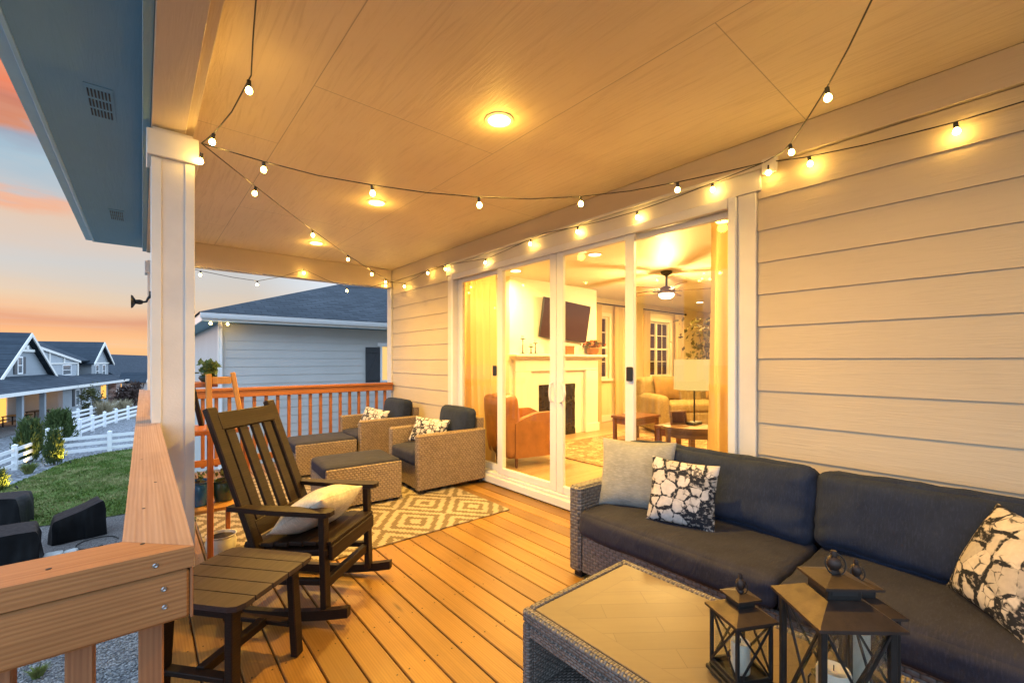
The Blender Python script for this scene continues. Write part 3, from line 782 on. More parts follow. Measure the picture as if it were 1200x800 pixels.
# ------------------------------------------------------------------ deck railings
nr = thing('deck_railing', 'near cedar railing with flat cap and screwed face board in the left foreground', 'railing', (-.6, 1.06, 0), group='cedar deck railings')
nr['_w'] = tuple(nr.location)
wpart('cap_rail', 'rail', nr, lambda b: b.prism([(.0745, 1.017), (-.03, 1.128), (-2.5, 1.128), (-2.5, 1.017)], 1.0425, 1.081, 'XY'))
wpart('face_board', 'rail', nr, lambda b: b.box((-2.5, 1.02, .948), (.068, 1.058, 1.0385), .005))
wpart('end_board', 'railZ', nr, lambda b: b.box((.0685, 1.022, .946), (.0735, 1.10, 1.040), .001))
for x in (.045, .016, .016):
    pass
for x, z in ((.018, 1.0605), (.030, 1.013), (.031, .980)):
    m = Matrix.Translation((x, 1.019 if z < 1.04 else 1.0165, z)) @ Matrix.Rotation(R(90), 4, 'X')
    wpart('screw', 'steel', nr, lambda b: b.lathe([(.0045, -.002), (.0045, .0006), (.003, .0016), (.0012, .0008)], (0, 0, 0), 12, m))
for x, y in ((-.12, 1.06), (.0, 1.09), (-.4, 1.07)):
    wpart('nail_head', 'dark', nr, lambda b: b.lathe([(.004, 0), (.004, .0006)], (x, y, 1.081), 8))
for i in range(16):
    x = .0125 - .0955 * i
    wpart('baluster', 'railZ', nr, lambda b: b.box((x - .0185, 1.0585, .055), (x + .0185, 1.0955, 1.0385), .003))
wpart('bottom_rail', 'rail', nr, lambda b: b.box((-1.5, 1.02, .08), (.066, 1.0575, .168), .004))
lr = thing('deck_railing', 'long left cedar railing whose weathered cap runs past the porch column', 'railing', (.02, 4, 0), group='cedar deck railings')
lr['_w'] = tuple(lr.location)
wpart('cap_rail', 'railY', lr, lambda b: b.prism([(.0742, 1.0195), (.074, 3.146), (.034, 3.147), (.034, 3.354), (.074, 3.355), (.074, 6.69), (.018, 6.69), (.018, 6.93), (-.03, 6.93), (-.03, 1.1295)], 1.0425, 1.0808, 'XY'))
wpart('face_board', 'railY', lr, lambda b: (b.box((.032, 1.104, .948), (.066, 3.147, 1.0385), .004), b.box((.032, 3.356, .948), (.066, 6.68, 1.0385), .004)))
for i in range(56):
    y = 1.2 + i * .0985
    wpart('baluster', 'railZ', lr, lambda b: b.box((-.006, y - .0185, .055), (.031, y + .0185, 1.0385), .003))
for y in (1.35, 1.62, 2.02, 2.6, 3.9):
    wpart('nail_head', 'dark', lr, lambda b: b.lathe([(.0035, 0), (.0035, .0006)], (.01 + .02 * math.sin(y * 9), y, 1.0808), 8))
fr_ = thing('deck_railing', 'orange stained far railing in front of the grey blue neighbour house', 'railing', (1.6, 6.8, 0), group='cedar deck railings')
fr_['_w'] = tuple(fr_.location)
wpart('cap_rail', 'farrail', fr_, lambda b: b.box((.24, 6.735, 1.030), (3.14, 6.875, 1.066), .004))
wpart('face_board', 'farrail', fr_, lambda b: b.box((.24, 6.752, .942), (3.14, 6.788, 1.029), .004))
wpart('bottom_rail', 'farrail', fr_, lambda b: b.box((.24, 6.752, .08), (3.14, 6.788, .165), .004))
for i in range(20):
    x = .300 + i * .1435
    wpart('baluster', 'farrailZ', fr_, lambda b: b.box((x - .02, 6.789, .055), (x + .02, 6.829, 1.0285), .003))

# ------------------------------------------------------------------ lights in the ceilings
def downlight(name, label, x, y, z, lens, r, group, energy, color, spread=R(150), side=0):
    t_ = thing(name, label, 'ceiling light', (x, y, z), group=group)
    part('trim_ring', 'iwhite', t_, lambda b: b.lathe([(r * 1.0, -.001), (r * 1.28, -.001), (r * 1.3, -.006), (r * 1.02, -.010), (r, -.004), (r, -.001)], seg=32, cap=False))
    part('lens', lens, t_, lambda b: b.lathe([(.001, -.0035), (r * .98, -.0035), (r, -.0015)], seg=28))
    lamp('downlight', 'AREA', (0, 0, -.012), energy, color, t_, shape='DISK', size=r * 1.9, spread=spread)
    if side: lamp('downlight_glow', 'POINT', (0, 0, -.075), side, color, t_, shadow_soft_size=.05)
    return t_
for y, lab in ((2.125, 'largest recessed porch ceiling light nearest the camera, above the door'), (3.985, 'middle recessed porch light overlapping a bulb of the string'), (5.858, 'farthest recessed porch light near the end header')):
    downlight('recessed_light', lab, 1.69, y, CZ, 'lens', .068, 'recessed lights along the porch ceiling', 80, (1, .56, .09), R(150), 3.5)
downlight('recessed_light', 'recessed porch light behind the camera', 1.69, .26, CZ, 'lens', .068, 'recessed lights along the porch ceiling', 20, (1, .56, .09), R(150), 7)
for x, y, lab in ((4.209, 4.967, 'recessed living room light left of the fireplace'), (4.311, 3.507, 'recessed living room light above the chair'), (9.687, 4.855, 'recessed living room light beyond the fan')):
    downlight('recessed_light', lab, x, y if y < 4.9 else 4.9, 2.75, 'ilens', .075, 'recessed lights in the living room', 62, (1, .60, .165), R(170))
downlight('recessed_light', 'recessed living room light over the lamp table', 4.6, 1.2, 2.75, 'ilens', .075, 'recessed lights in the living room', 130, (1, .60, .165), R(170))
downlight('recessed_light', 'recessed living room light over the sofa', 7.6, 1.6, 2.75, 'ilens', .075, 'recessed lights in the living room', 130, (1, .60, .165), R(170))
downlight('recessed_light', 'recessed living room light over the rug', 7.2, 4.2, 2.75, 'ilens', .075, 'recessed lights in the living room', 130, (1, .60, .165), R(170))

downlight('recessed_light', 'added fill light just inside the right end of the glass doors', 4.05, 1.42, 2.75, 'ilens', .075, 'recessed lights in the living room', 42, (1, .60, .165), R(170))  # lamp added to brighten the right curtain behind the glass
downlight('recessed_light', 'added fill light just inside the left end of the glass doors', 3.95, 4.75, 2.75, 'ilens', .075, 'recessed lights in the living room', 42, (1, .60, .165), R(170))  # its twin, added to light up the left curtain
# ------------------------------------------------------------------ string lights
def catenary(pts, sag, n=10):
    out = []
    for (a, c), s_ in zip(zip(pts[:-1], pts[1:]), sag):
        a, c = Vector(a), Vector(c)
        for i in range(n):
            f = i / n; p = a.lerp(c, f); p.z -= s_ * 4 * f * (1 - f); out.append(p)
    out.append(Vector(pts[-1])); return out
sock_me = None
def strand(label, path, bulbs):
    t_ = thing('string_light', label, 'string light', path[0], group='string lights on the porch'); t_['_w'] = tuple(path[0])
    wp = [Vector(p) for p in path]
    wpart('wire', 'black', t_, lambda b: b.tube(wp, .0035, 6))
    global sock_me
    for p in bulbs:
        p = Vector(p)
        # hang from the closest point of the wire
        best = min((((Vector(q) - p).length, q) for q in wp), key=lambda e: e[0])
        loc = p - Vector(path[0])
        if sock_me is None:
            s_ = MB(); s_.lathe([(.005, .0), (.0095, -.002), (.010, -.031), (.0085, -.033)], seg=12); so = s_.build('socket', 'black', t_)
            g_ = MB(); g_.lathe([(.0065, -.031), (.0085, -.035), (.013, -.041), (.0155, -.049), (.0143, -.058), (.009, -.0645), (.001, -.067)], seg=16, cap=False); go = g_.build('bulb', 'bulb', so)
            sock_me = (so, go)
        else:
            so = sock_me[0].copy(); col.objects.link(so); so.parent = t_
            go = sock_me[1].copy(); col.objects.link(go); go.parent = so
        so.location = loc; so.rotation_euler = (random.uniform(-.15, .15), random.uniform(-.15, .15), 0)
def along(path, n0=0):
    return path
H_C = (.262, 3.11, 2.69)       # hook on the column
H_W = (3.115, 1.13, 2.725)     # hook at the door head corner
H_F = (3.10, 6.70, 2.70)       # hook in the far corner
s1 = [H_C, (.546, 2.916, 2.60), (.8, 2.74, 2.53), (1.058, 2.562, 2.486), (1.32, 2.38, 2.452), (1.586, 2.197, 2.436), (1.85, 2.015, 2.436), (2.111, 1.833, 2.462), (2.38, 1.65, 2.51), (2.638, 1.469, 2.578), (2.88, 1.30, 2.65), H_W]
strand('bulb string sagging across the porch from the column to the door head', s1, [s1[i] for i in (1, 3, 5, 7, 9)])
s2 = catenary([H_C, H_F], [.06], 24)
s2p = [tuple(p) for p in s2]
strand('bulb string running from the column to the far wall corner', s2p, [s2p[i] for i in (3, 8, 13, 18, 22)])
s3 = [H_C, (.31, 3.00, 2.72), (.36, 2.72, 2.74), (.40, 2.42, 2.80), (.37, 2.2, 2.83), (.34, 1.95, 2.86), (.30, 1.2, 2.88), (.26, .4, 2.87), (.25, -.6, 2.88)]
strand('bulb string leading from the column toward the camera beside the beam', s3, [(.262, 3.10, 2.63), (.31, 3.0, 2.72), (.395, 2.45, 2.79), (.31, 1.4, 2.87), (.25, .0, 2.87)])
s4 = [H_W, (2.98, .97, 2.70), (2.85, .88, 2.69), (2.6, .73, 2.675), (2.379, .598, 2.67), (2.18, .475, 2.69), (1.973, .355, 2.72), (1.6, .1, 2.78), (1.2, -.2, 2.85)]
strand('bulb string climbing from the door head corner toward the camera', s4, [(2.9, .91, 2.695), (2.379, .598, 2.67), (1.75, .2, 2.755)])
s5 = [H_F, (3.10, 6.25, 2.62), (3.10, 5.85, 2.655), (3.10, 5.45, 2.72), (3.095, 5.0, 2.70), (3.095, 4.5, 2.655), (3.095, 4.1, 2.625), (3.095, 3.75, 2.655), (3.095, 3.4, 2.69), (3.095, 3.16, 2.71), (3.095, 2.7, 2.672), (3.095, 2.4, 2.655), (3.095, 2.1, 2.65), (3.095, 1.75, 2.665), (3.095, 1.42, 2.692), H_W]
strand('bulb string pinned along the head of the glass doors', s5, [(3.10, 6.25, 2.62), (3.10, 5.52, 2.715), (3.095, 5.05, 2.70), (3.095, 4.15, 2.628), (3.095, 3.36, 2.69), (3.095, 2.72, 2.675), (3.095, 2.08, 2.65), (3.095, 1.46, 2.69)])
s6 = [H_W, (3.12, .9, 2.68), (3.12, .6, 2.645), (3.12, .243, 2.625), (3.12, -.1, 2.63), (3.12, -.6, 2.66), (3.12, -1.2, 2.71)]
strand('bulb string swagged along the beige siding right of the doors', s6, [(3.118, 1.10, 2.70), (3.12, .876, 2.678), (3.12, .243, 2.625), (3.12, -.45, 2.65)])
s7 = [(.24, 6.72, 2.60), (.55, 6.74, 2.555), (.9, 6.74, 2.515), (1.187, 6.74, 2.50), (1.5, 6.74, 2.60), (1.778, 6.76, 2.74), (2.1, 6.76, 2.62), (2.386, 6.74, 2.54), (2.75, 6.74, 2.58), (3.0, 6.72, 2.68), H_F]
strand('bulb string draped below the far header beam', s7, [(.56, 6.74, 2.552), (1.187, 6.74, 2.50), (1.778, 6.755, 2.738), (2.386, 6.74, 2.54), (3.0, 6.72, 2.68)])
cb = thing('junction_box', 'small white box screwed to the corner of the door head', 'junction box', (3.13, 1.10, 2.70))
part('body', 'trim', cb, lambda b: b.box((-.02, -.045, -.05), (.012, .045, .05), .006)); part('screw', 'steel', cb, lambda b: b.lathe([(.004, 0), (.004, .002)], (0, 0, 0), 8, Matrix.Translation((-.02, 0, .03)) @ Matrix.Rotation(R(-90), 4, 'Y')))
fl = thing('flood_light', 'small dark spotlight bracketed to the outer face of the white column', 'spotlight', (.036, 3.22, 1.76))
part('bracket', 'dark', fl, lambda b: (b.tube([(0, 0, .04), (-.012, 0, .02), (-.02, 0, 0), (-.045, 0, -.005)], .006, 8), b.box((-.008, -.02, .02), (-.0005, .02, .06), .002)))
part('lamp_head', 'dark', fl, lambda b: b.lathe([(.010, 0), (.014, .012), (.012, .03), (.034, .042), (.037, .05), (.030, .05)], (0, 0, 0), 16, Matrix.Translation((-.035, 0, -.004)) @ Matrix.Rotation(R(-90), 4, 'Y')))
# ------------------------------------------------------------------ rug
rg = MB(); rg.box((-1.16, -1.45, 0), (1.16, 1.45, .009), .003)
rugo = rg.build('outdoor_rug', 'rug', None, (1.52, 4.66, .003)); tag(rugo, 'tan and brown outdoor rug with nested diamonds under the tan wicker chairs', 'rug')

# ------------------------------------------------------------------ rocking chair (local: +Y forward, X lateral)
u_ang = math.atan2(-.743, .669)      # forward direction
rk = thing('rocking_chair', 'dark brown slatted rocking chair with a beige pillow on its seat', 'rocking chair', (.965, 2.645, 0), u_ang - R(90))
for sx in (-1, 1):
    X_ = sx * .275
    def rocker(b):
        pts = []
        for i in range(17):
            y = .13 - 1.12 * i / 16; z = .026 + .185 * ((y + .40) ** 2)
            pts.append((y, z))
        poly = [(y, z - .022) for y, z in pts] + [(y, z + .03) for y, z in pts[::-1]]
        b.prism(poly, X_ - .019, X_ + .019, 'YZ')
    part('rocker', 'poly', rk, rocker)
    part('leg', 'poly', rk, lambda b: b.bar((X_ - sx * .02, -.015, .06), (X_ - sx * .02, -.03, .589), .034, .055, .004, up=(1, 0, 0)))
    part('leg', 'poly', rk, lambda b: b.bar((X_ - sx * .02, -.60, .07), (X_ - sx * .02, -.46, .42), .036, .06, .004, up=(1, 0, 0)))
    part('arm', 'poly', rk, lambda b: b.prism([(X_ - .045, .0), (X_ - .04, .022), (X_ - .022, .036), (X_ + .022, .036), (X_ + .04, .022), (X_ + .045, .0), (X_ + .045, -.30), (X_ + .02, -.585), (X_ - .03, -.585), (X_ - .04, -.3)], .590, .616, 'XY'))
    part('back_post', 'poly', rk, lambda b: b.bar((sx * .245, -.40, .30), (sx * .245, -.735, 1.155), .036, .075, .006, up=(1, 0, 0)))
    part('seat_rail', 'poly', rk, lambda b: b.bar((sx * .235, .0, .385), (sx * .235, -.5, .345), .032, .075, .004, up=(1, 0, 0)))
def bk(z):   # back plane y for height z
    return -.40 - .335 * (z - .30) / .855
part('top_rail', 'poly', rk, lambda b: b.bar((-.226, bk(1.075) + .004, 1.075), (.226, bk(1.075) + .004, 1.075), .034, .105, .004, up=(0, -.37, .93)))
part('lower_back_rail', 'poly', rk, lambda b: b.bar((-.226, bk(.475) + .004, .475), (.226, bk(.475) + .004, .475), .034, .085, .004, up=(0, -.37, .93)))
for i in range(4):
    x = -.156 + .104 * i
    part('back_slat', 'poly', rk, lambda b: b.bar((x, bk(.51) - .002, .51), (x, bk(1.03) - .002, 1.03), .068, .02, .003, up=(0, 1, 0)))
part('seat', 'poly', rk, lambda b: [b.bar((-.255, -.03 - .085 * i, .428 - .0072 * i), (.255, -.03 - .085 * i, .428 - .0072 * i), .02, .078, .003, up=(0, 0, 1)) if False else b.box((-.255, -.065 - .086 * i, .418 - .0075 * i), (.255, .015 - .086 * i, .440 - .0075 * i), .004) for i in range(6)])
part('apron', 'poly', rk, lambda b: b.box((-.252, -.002, .335), (.252, .022, .416), .004))
part('stretcher', 'poly', rk, lambda b: b.box((-.252, -.05, .17), (.252, -.015, .225), .004))
part('stretcher', 'poly', rk, lambda b: b.box((-.252, -.60, .2), (.252, -.565, .25), .004))
for sx in (-1, 1):
    part('side_stretcher', 'poly', rk, lambda b: b.bar((sx * .25, -.03, .22), (sx * .25, -.55, .19), .03, .04, .004, up=(1, 0, 0)))
pm = Matrix.Rotation(u_ang - R(90), 4, 'Z')
b = MB(); b.pillow(.50, .37, .20, 22, 4.0, None, .016)
po = b.build('throw_pillow', 'tanp'); tag(po, 'beige lumbar pillow slumped on the seat of the dark rocking chair', 'pillow')
po.matrix_world = Matrix.Translation(pm @ Vector((.02, -.20, 0)) + Vector((.965, 2.645, .535))) @ pm @ Matrix.Rotation(R(33), 4, 'X') @ Matrix.Rotation(R(-6), 4, 'Y') @ Matrix.Rotation(R(4), 4, 'Z')

# ------------------------------------------------------------------ side table
st = thing('side_table', 'small dark slatted side table in front of the rocking chair', 'side table', (.316, 2.31, 0), math.atan2(-.77, .64) - R(90))
def sttop(b):
    W, D = .245, .235; n = 5; g = .006; w = (2 * W - g * (n - 1)) / n
    for i in range(n):
        x0 = -W + i * (w + g); x1 = x0 + w; c = .045
        if i == 0: poly = [(x0 + c, -D), (x1, -D), (x1, D), (x0 + c, D), (x0 + .013, D - .013), (x0, D - c), (x0, -D + c), (x0 + .013, -D + .013)]
        elif i == n - 1: poly = [(x0, -D), (x1 - c, -D), (x1 - .013, -D + .013), (x1, -D + c), (x1, D - c), (x1 - .013, D - .013), (x1 - c, D), (x0, D)]
        else: poly = [(x0, -D), (x1, -D), (x1, D), (x0, D)]
        b.prism(poly, .452, .474, 'XY')
part('table_top', 'polyT', st, sttop)
for sx in (-1, 1):
    for sy in (-1, 1):
        part('leg', 'poly', st, lambda b: b.bar((sx * .195, sy * .17, 0), (sx * .178, sy * .155, .451), .036, .05, .004, up=(1, 0, 0)))
    part('side_stretcher', 'poly', st, lambda b: b.bar((sx * .19, -.145, .155), (sx * .19, .145, .155), .022, .045, .003, up=(1, 0, 0)))
    part('apron', 'poly', st, lambda b: b.box((sx * .178 - .012, -.13, .39), (sx * .178 + .012, .13, .451), .003))
part('stretcher', 'poly', st, lambda b: b.box((-.178, -.02, .135), (.178, .02, .175), .003))

# ------------------------------------------------------------------ wicker club chairs and ottomans
def club_chair(loc, label, rz=0):
    t_ = thing('wicker_armchair', label, 'armchair', loc, rz, 'tan wicker club chairs by the far railing')
    D, W = .435, .39           # half depth (X), half width (Y); faces -X
    for sy in (-1, 1):
        part('arm', 'wick_tan', t_, lambda b: b.box((-D, sy * W, .035), (D, sy * (W - .085), .626), .016))
    part('back', 'wick_tan', t_, lambda b: b.prism([(D - .10, .04), (D - .002, .04), (D + .03, .735), (D - .055, .735)], -W + .087, W - .087, 'XZ'))
    part('base', 'wick_tan', t_, lambda b: b.box((-D + .02, -W + .086, .04), (D - .11, W - .086, .285), .01))
    part('seat_cushion', 'cush2', t_, lambda b: b.cushion((-D - .005, -W + .09, .287), (D - .13, W - .09, .44), .035, (.008, 0, .014), 12, loc[1]))
    m = Matrix.Translation((D - .17, 0, .615)) @ Matrix.Rotation(R(9), 4, 'Y')
    part('back_cushion', 'cush', t_, lambda b: b.cushion((-.09, -W + .095, -.19), (.085, W - .095, .235), .05, (.035, .0, .012), 12, loc[1] + 3, .008, m))
    for sx in (-1, 1):
        for sy in (-1, 1): part('foot', 'dark', t_, lambda b: b.box((sx * (D - .06) - .025, sy * (W - .045) - .025, 0), (sx * (D - .06) + .025, sy * (W - .045) + .025, .036), .003))
    return t_
club_chair((2.655, 4.52, .012), 'tan wicker armchair nearest the glass doors with dark cushions', R(-2))
club_chair((2.60, 6.02, .012), 'tan wicker armchair in the far corner beside the railing', R(0))
def ottoman(loc, label, rz=0):
    t_ = thing('wicker_ottoman', label, 'ottoman', loc, rz, 'tan wicker ottomans')
    D, W = .365, .33
    for sy in (-1, 1): part('side_panel', 'wick_tan', t_, lambda b: b.box((-D, sy * W, .03), (D, sy * (W - .03), .395), .012))
    part('base', 'wick_tan', t_, lambda b: b.box((-D + .002, -W + .031, .035), (D - .002, W - .031, .285), .008))
    part('cushion', 'cush2', t_, lambda b: b.cushion((-D - .002, -W + .032, .286), (D, W - .032, .418), .03, (.006, 0, .012), 12, loc[1]))
    for sx in (-1, 1):
        for sy in (-1, 1): part('foot', 'dark', t_, lambda b: b.box((sx * (D - .05) - .02, sy * (W - .04) - .02, 0), (sx * (D - .05) + .02, sy * (W - .04) + .02, .032), .003))
ottoman((1.68, 4.49, .012), 'tan wicker ottoman with a dark cushion before the nearer wicker armchair', R(-4))
ottoman((1.77, 5.97, .012), 'tan wicker ottoman with a dark cushion before the corner armchair', R(-2))
def place_pillow(label, mat, c, xax, tilt, w, h, t_, seed, roll=0, group=None):
    """c centre, xax horizontal direction of the width, tilt leaning back from upright"""
    b = MB(); b.pillow(w, h, t_, 20, seed)
    o = b.build('throw_pillow', mat); tag(o, label, 'pillow', group)
    x = Vector((xax[0], xax[1], 0)).normalized(); nrm = Vector((x.y, -x.x, 0))   # faces the viewer
    y = (Vector((0, 0, 1)) * math.cos(tilt) - nrm * math.sin(tilt)); z = x.cross(y)
    m = Matrix((x, y, z)).transposed().to_4x4() @ Matrix.Rotation(roll, 4, 'Z'); m.translation = c; o.matrix_world = m
    return o
place_pillow('black and white printed pillow on the wicker armchair nearest the doors', 'shib3', (2.60, 4.60, .60), (.5, -.85), R(28), .48, .31, .12, 1.0, R(-4))
place_pillow('black and white printed pillow on the corner wicker armchair', 'shib3', (2.52, 6.05, .60), (.5, -.85), R(28), .44, .31, .12, 2.0, R(-8))

# ------------------------------------------------------------------ sofa
so = thing('wicker_sofa', 'long grey wicker sofa with navy cushions against the beige siding', 'sofa', (2.62, .72, 0)); so['_w'] = tuple(so.location)
wpart('arm', 'wick_sofa', so, lambda b: b.box((2.185, 1.905, .035), (3.07, 2.0, .597), .016))
wpart('arm', 'wick_sofa', so, lambda b: b.box((2.185, -.60, .035), (3.07, -.505, .597), .016))
wpart('base', 'wick_sofa', so, lambda b: b.box((2.20, -.503, .04), (2.96, 1.903, .29), .01))
wpart('back', 'wick_sofa', so, lambda b: b.box((2.975, -.503, .04), (3.072, 1.903, .66), .014))
wpart('seat_cushion', 'cush2', so, lambda b: b.cushion((2.15, .735, .292), (2.80, 1.898, .45), .045, (.012, 0, .016), 22, 1.3, .009))
wpart('seat_cushion', 'cush2', so, lambda b: b.cushion((2.15, -.50, .292), (2.80, .731, .45), .045, (.012, 0, .016), 22, 6.3, .009))
for y0, y1, sd in ((.742, 1.95, 2.0), (-.52, .738, 8.0)):
    m = Matrix.Translation((2.80, (y0 + y1) / 2, .63)) @ Matrix.Rotation(R(14), 4, 'Y')
    wpart('back_cushion', 'cush', so, lambda b: b.cushion((-.115, -(y1 - y0) / 2, -.20), (.10, (y1 - y0) / 2, .21), .065, (.045, 0, .008), 26, sd, .017, m))
for x in (2.24, 3.0):
    for y in (1.94, .7, -.55): wpart('foot', 'dark', so, lambda b: b.box((x - .03, y - .03, 0), (x + .03, y + .03, .038), .003))
place_pillow('plain grey linen pillow in the left corner of the wicker sofa', 'greyp', (2.545, 1.715, .665), (.36, -.93), R(20), .50, .46, .16, 3.0, R(1))
place_pillow('black and white printed pillow leaning on the grey pillow of the sofa', 'shib', (2.45, 1.335, .642), (.34, -.94), R(14), .385, .38, .14, 5.0, R(-3))
place_pillow('black and white printed pillow at the right end of the sofa', 'shib2', (2.50, .045, .645), (-.82, -.57), R(24), .42, .41, .15, 7.0, R(-2))

# ------------------------------------------------------------------ coffee table
ct = thing('coffee_table', 'grey wicker coffee table with a wood plank top and open shelf', 'coffee table', (1.405, .56, 0)); 
W, D = .318, .672
part('table_top', 'ttop', ct, lambda b: b.box((-W + .036, -D + .036, .482), (W - .036, D - .036, .4985), .002))
def ctrim_(b):
    b.box((-W, -D, .452), (-W + .034, D, .502), .010); b.box((W - .034, -D, .452), (W, D, .502), .010)
    b.box((-W + .0345, -D, .452), (W - .0345, -D + .034, .502), .010); b.box((-W + .0345, D - .034, .452), (W - .0345, D, .502), .010)
part('rim', 'wick_grey', ct, ctrim_)
for sx in (-1, 1):
    for sy in (-1, 1): part('leg', 'wick_grey', ct, lambda b: b.box((sx * W, sy * D, .0), (sx * (W - .035), sy * (D - .035), .451), .008))
part('end_panel', 'wick_grey', ct, lambda b: b.box((-W + .036, D - .032, .02), (W - .036, D - .004, .451), .004))
part('end_panel', 'wick_grey', ct, lambda b: b.box((-W + .036, -D + .004, .02), (W - .036, -D + .032, .451), .004))
part('back_panel', 'wick_grey', ct, lambda b: b.box((W - .032, -D + .036, .02), (W - .006, D - .036, .451), .004))
part('shelf', 'wick_grey', ct, lambda b: b.box((-W + .012, -D + .036, .17), (W - .034, D - .034, .20), .004))
part('upper_rail', 'wick_grey', ct, lambda b: b.box((-W + .003, -D + .036, .405), (-W + .03, D - .036, .4515), .006))

# ------------------------------------------------------------------ lanterns
def lantern(label, loc, rz, w, he, cand_h, cand_r, cand_label):
    t_ = thing('lantern', label, 'lantern', loc, rz, 'metal lanterns on the coffee table')
    h = w / 2; pw = w * .085
    part('base', 'bronzed', t_, lambda b: (b.box((-h * 1.14, -h * 1.14, 0), (h * 1.14, h * 1.14, .014), .003), b.box((-h * 1.02, -h * 1.02, .0142), (h * 1.02, h * 1.02, .026), .003)))
    for sx in (-1, 1):
        for sy in (-1, 1): part('post', 'bronzed', t_, lambda b: b.box((sx * h, sy * h, .0263), (sx * (h - pw), sy * (h - pw), he - .001), .002))
    z0, z1 = .04, he - .012
    for k in range(4):
        m = Matrix.Rotation(R(90) * k, 4, 'Z')
        def side(b):
            y = h - pw * .5; e = h - pw
            def q(p): return tuple(m @ Vector(p))
            b.bar(q((-e, y, z0)), q((e, y, z1)), .0055, .004, 0, up=tuple(m @ Vector((0, 1, 0))))
            b.bar(q((e, y + .0045, z0)), q((-e, y + .0045, z1)), .0055, .004, 0, up=tuple(m @ Vector((0, 1, 0))))
            b.box((-e, y - .004, he - .012), (e, y + .004, he - .001), .001, m); b.box((-e, y - .004, .0263), (e, y + .004, .038), .001, m)
        part('cross_bars', 'bronzed', t_, side)
        part('glass_pane', 'lglass', t_, lambda b: b.box((-h + pw, h - pw * .5 - .009, .028), (h - pw, h - pw * .5 - .0075, he - .003), 0, m))
    r0, r1, rh = h * 1.16, h * .50, w * .26
    def roof(b):
        vs = [(x * r0, y * r0, he) for x, y in ((-1, -1), (1, -1), (1, 1), (-1, 1))] + [(x * r0, y * r0, he + .007) for x, y in ((-1, -1), (1, -1), (1, 1), (-1, 1))] + [(x * r1, y * r1, he + rh) for x, y in ((-1, -1), (1, -1), (1, 1), (-1, 1))]
        fs = [(3, 2, 1, 0), (8, 9, 10, 11)]
        for a in range(4):
            c = (a + 1) % 4; fs += [(a, c, 4 + c, 4 + a), (4 + a, 4 + c, 8 + c, 8 + a)]
        b.add(vs, fs)
    rf = part('roof', 'bronze', t_, roof)
    zc = he + rh; ch = w * .17
    part('vent_neck', 'bronzed', rf, lambda b: b.box((-r1 * .92, -r1 * .92, zc - .002), (r1 * .92, r1 * .92, zc + ch * .98), .002))
    for k in range(4):
        m = Matrix.Rotation(R(90) * k, 4, 'Z')
        part('vent_opening', 'black', rf, lambda b: b.box((-r1 * .7, -r1 * .935, zc + ch * .35), (r1 * .7, -r1 * .925, zc + ch * .85), 0, m))
    def cap(b):
        a_, c_ = h * .66, h * .14; z = zc + ch
        vs = [(x * a_, y * a_, z) for x, y in ((-1, -1), (1, -1), (1, 1), (-1, 1))] + [(x * a_, y * a_, z + .006) for x, y in ((-1, -1), (1, -1), (1, 1), (-1, 1))] + [(x * c_, y * c_, z + w * .12) for x, y in ((-1, -1), (1, -1), (1, 1), (-1, 1))]
        fs = [(3, 2, 1, 0), (8, 9, 10, 11)]
        for a in range(4):
            d = (a + 1) % 4; fs += [(a, d, 4 + d, 4 + a), (4 + a, 4 + d, 8 + d, 8 + a)]
        b.add(vs, fs)
    part('cap', 'bronze', t_, cap)
    zf = zc + ch + w * .11; s_ = max(.72, w / .176)
    part('finial', 'bronze', t_, lambda b: b.lathe([(.012 * s_, 0), (.014 * s_, .003), (.010 * s_, .008), (.016 * s_, .016), (.0185 * s_, .024), (.015 * s_, .034), (.007 * s_, .04), (.008 * s_, .046), (.0065 * s_, .053), (.001, .056 * s_)], (0, 0, zf), 18))
    rr = .025 * s_
    part('ring', 'bronzed', t_, lambda b: b.tube([(rr * math.cos(a * .2618), -.006 + .3 * rr * math.sin(a * .2618), zf + .024 * s_ + rr * math.sin(a * .2618)) for a in range(24)], .0017, 6, True))
    part('latch', 'bronzed', t_, lambda b: b.tube([(-h - .002, -h * .6, he * .62), (-h - .008, -h * .6, he * .60), (-h - .008, -h * .6, he * .54), (-h - .002, -h * .6, he * .52)], .002, 6))
    c = MB(); c.lathe([(cand_r * .98, 0), (cand_r, .004), (cand_r, cand_h - .006), (cand_r * .93, cand_h), (cand_r * .7, cand_h - .004), (.002, cand_h - .005)], seg=24)
    o = c.build('candle', 'candle', None, (loc[0], loc[1], loc[2] + .0265)); tag(o, cand_label, 'candle', 'candles inside the lanterns')
    wk = MB(); wk.tube([(0, 0, cand_h - .006), (.001, 0, cand_h + .008)], .0013, 6); wk.build('wick', 'black', o)
lantern('smallest bronze lantern, left of the other two on the coffee table', (1.330, .545, .5025), R(-28), .118, .19, .085, .026, 'cream candle inside the smallest lantern')
lantern('largest bronze lantern nearest the camera on the coffee table', (1.289, .31, .5025), R(-42), .168, .32, .15, .036, 'cream candle inside the largest lantern')
lantern('middle sized bronze lantern partly behind the largest one', (1.525, .315, .5025), R(-42), .135, .245, .15, .032, 'cream candle inside the lantern partly behind the largest')

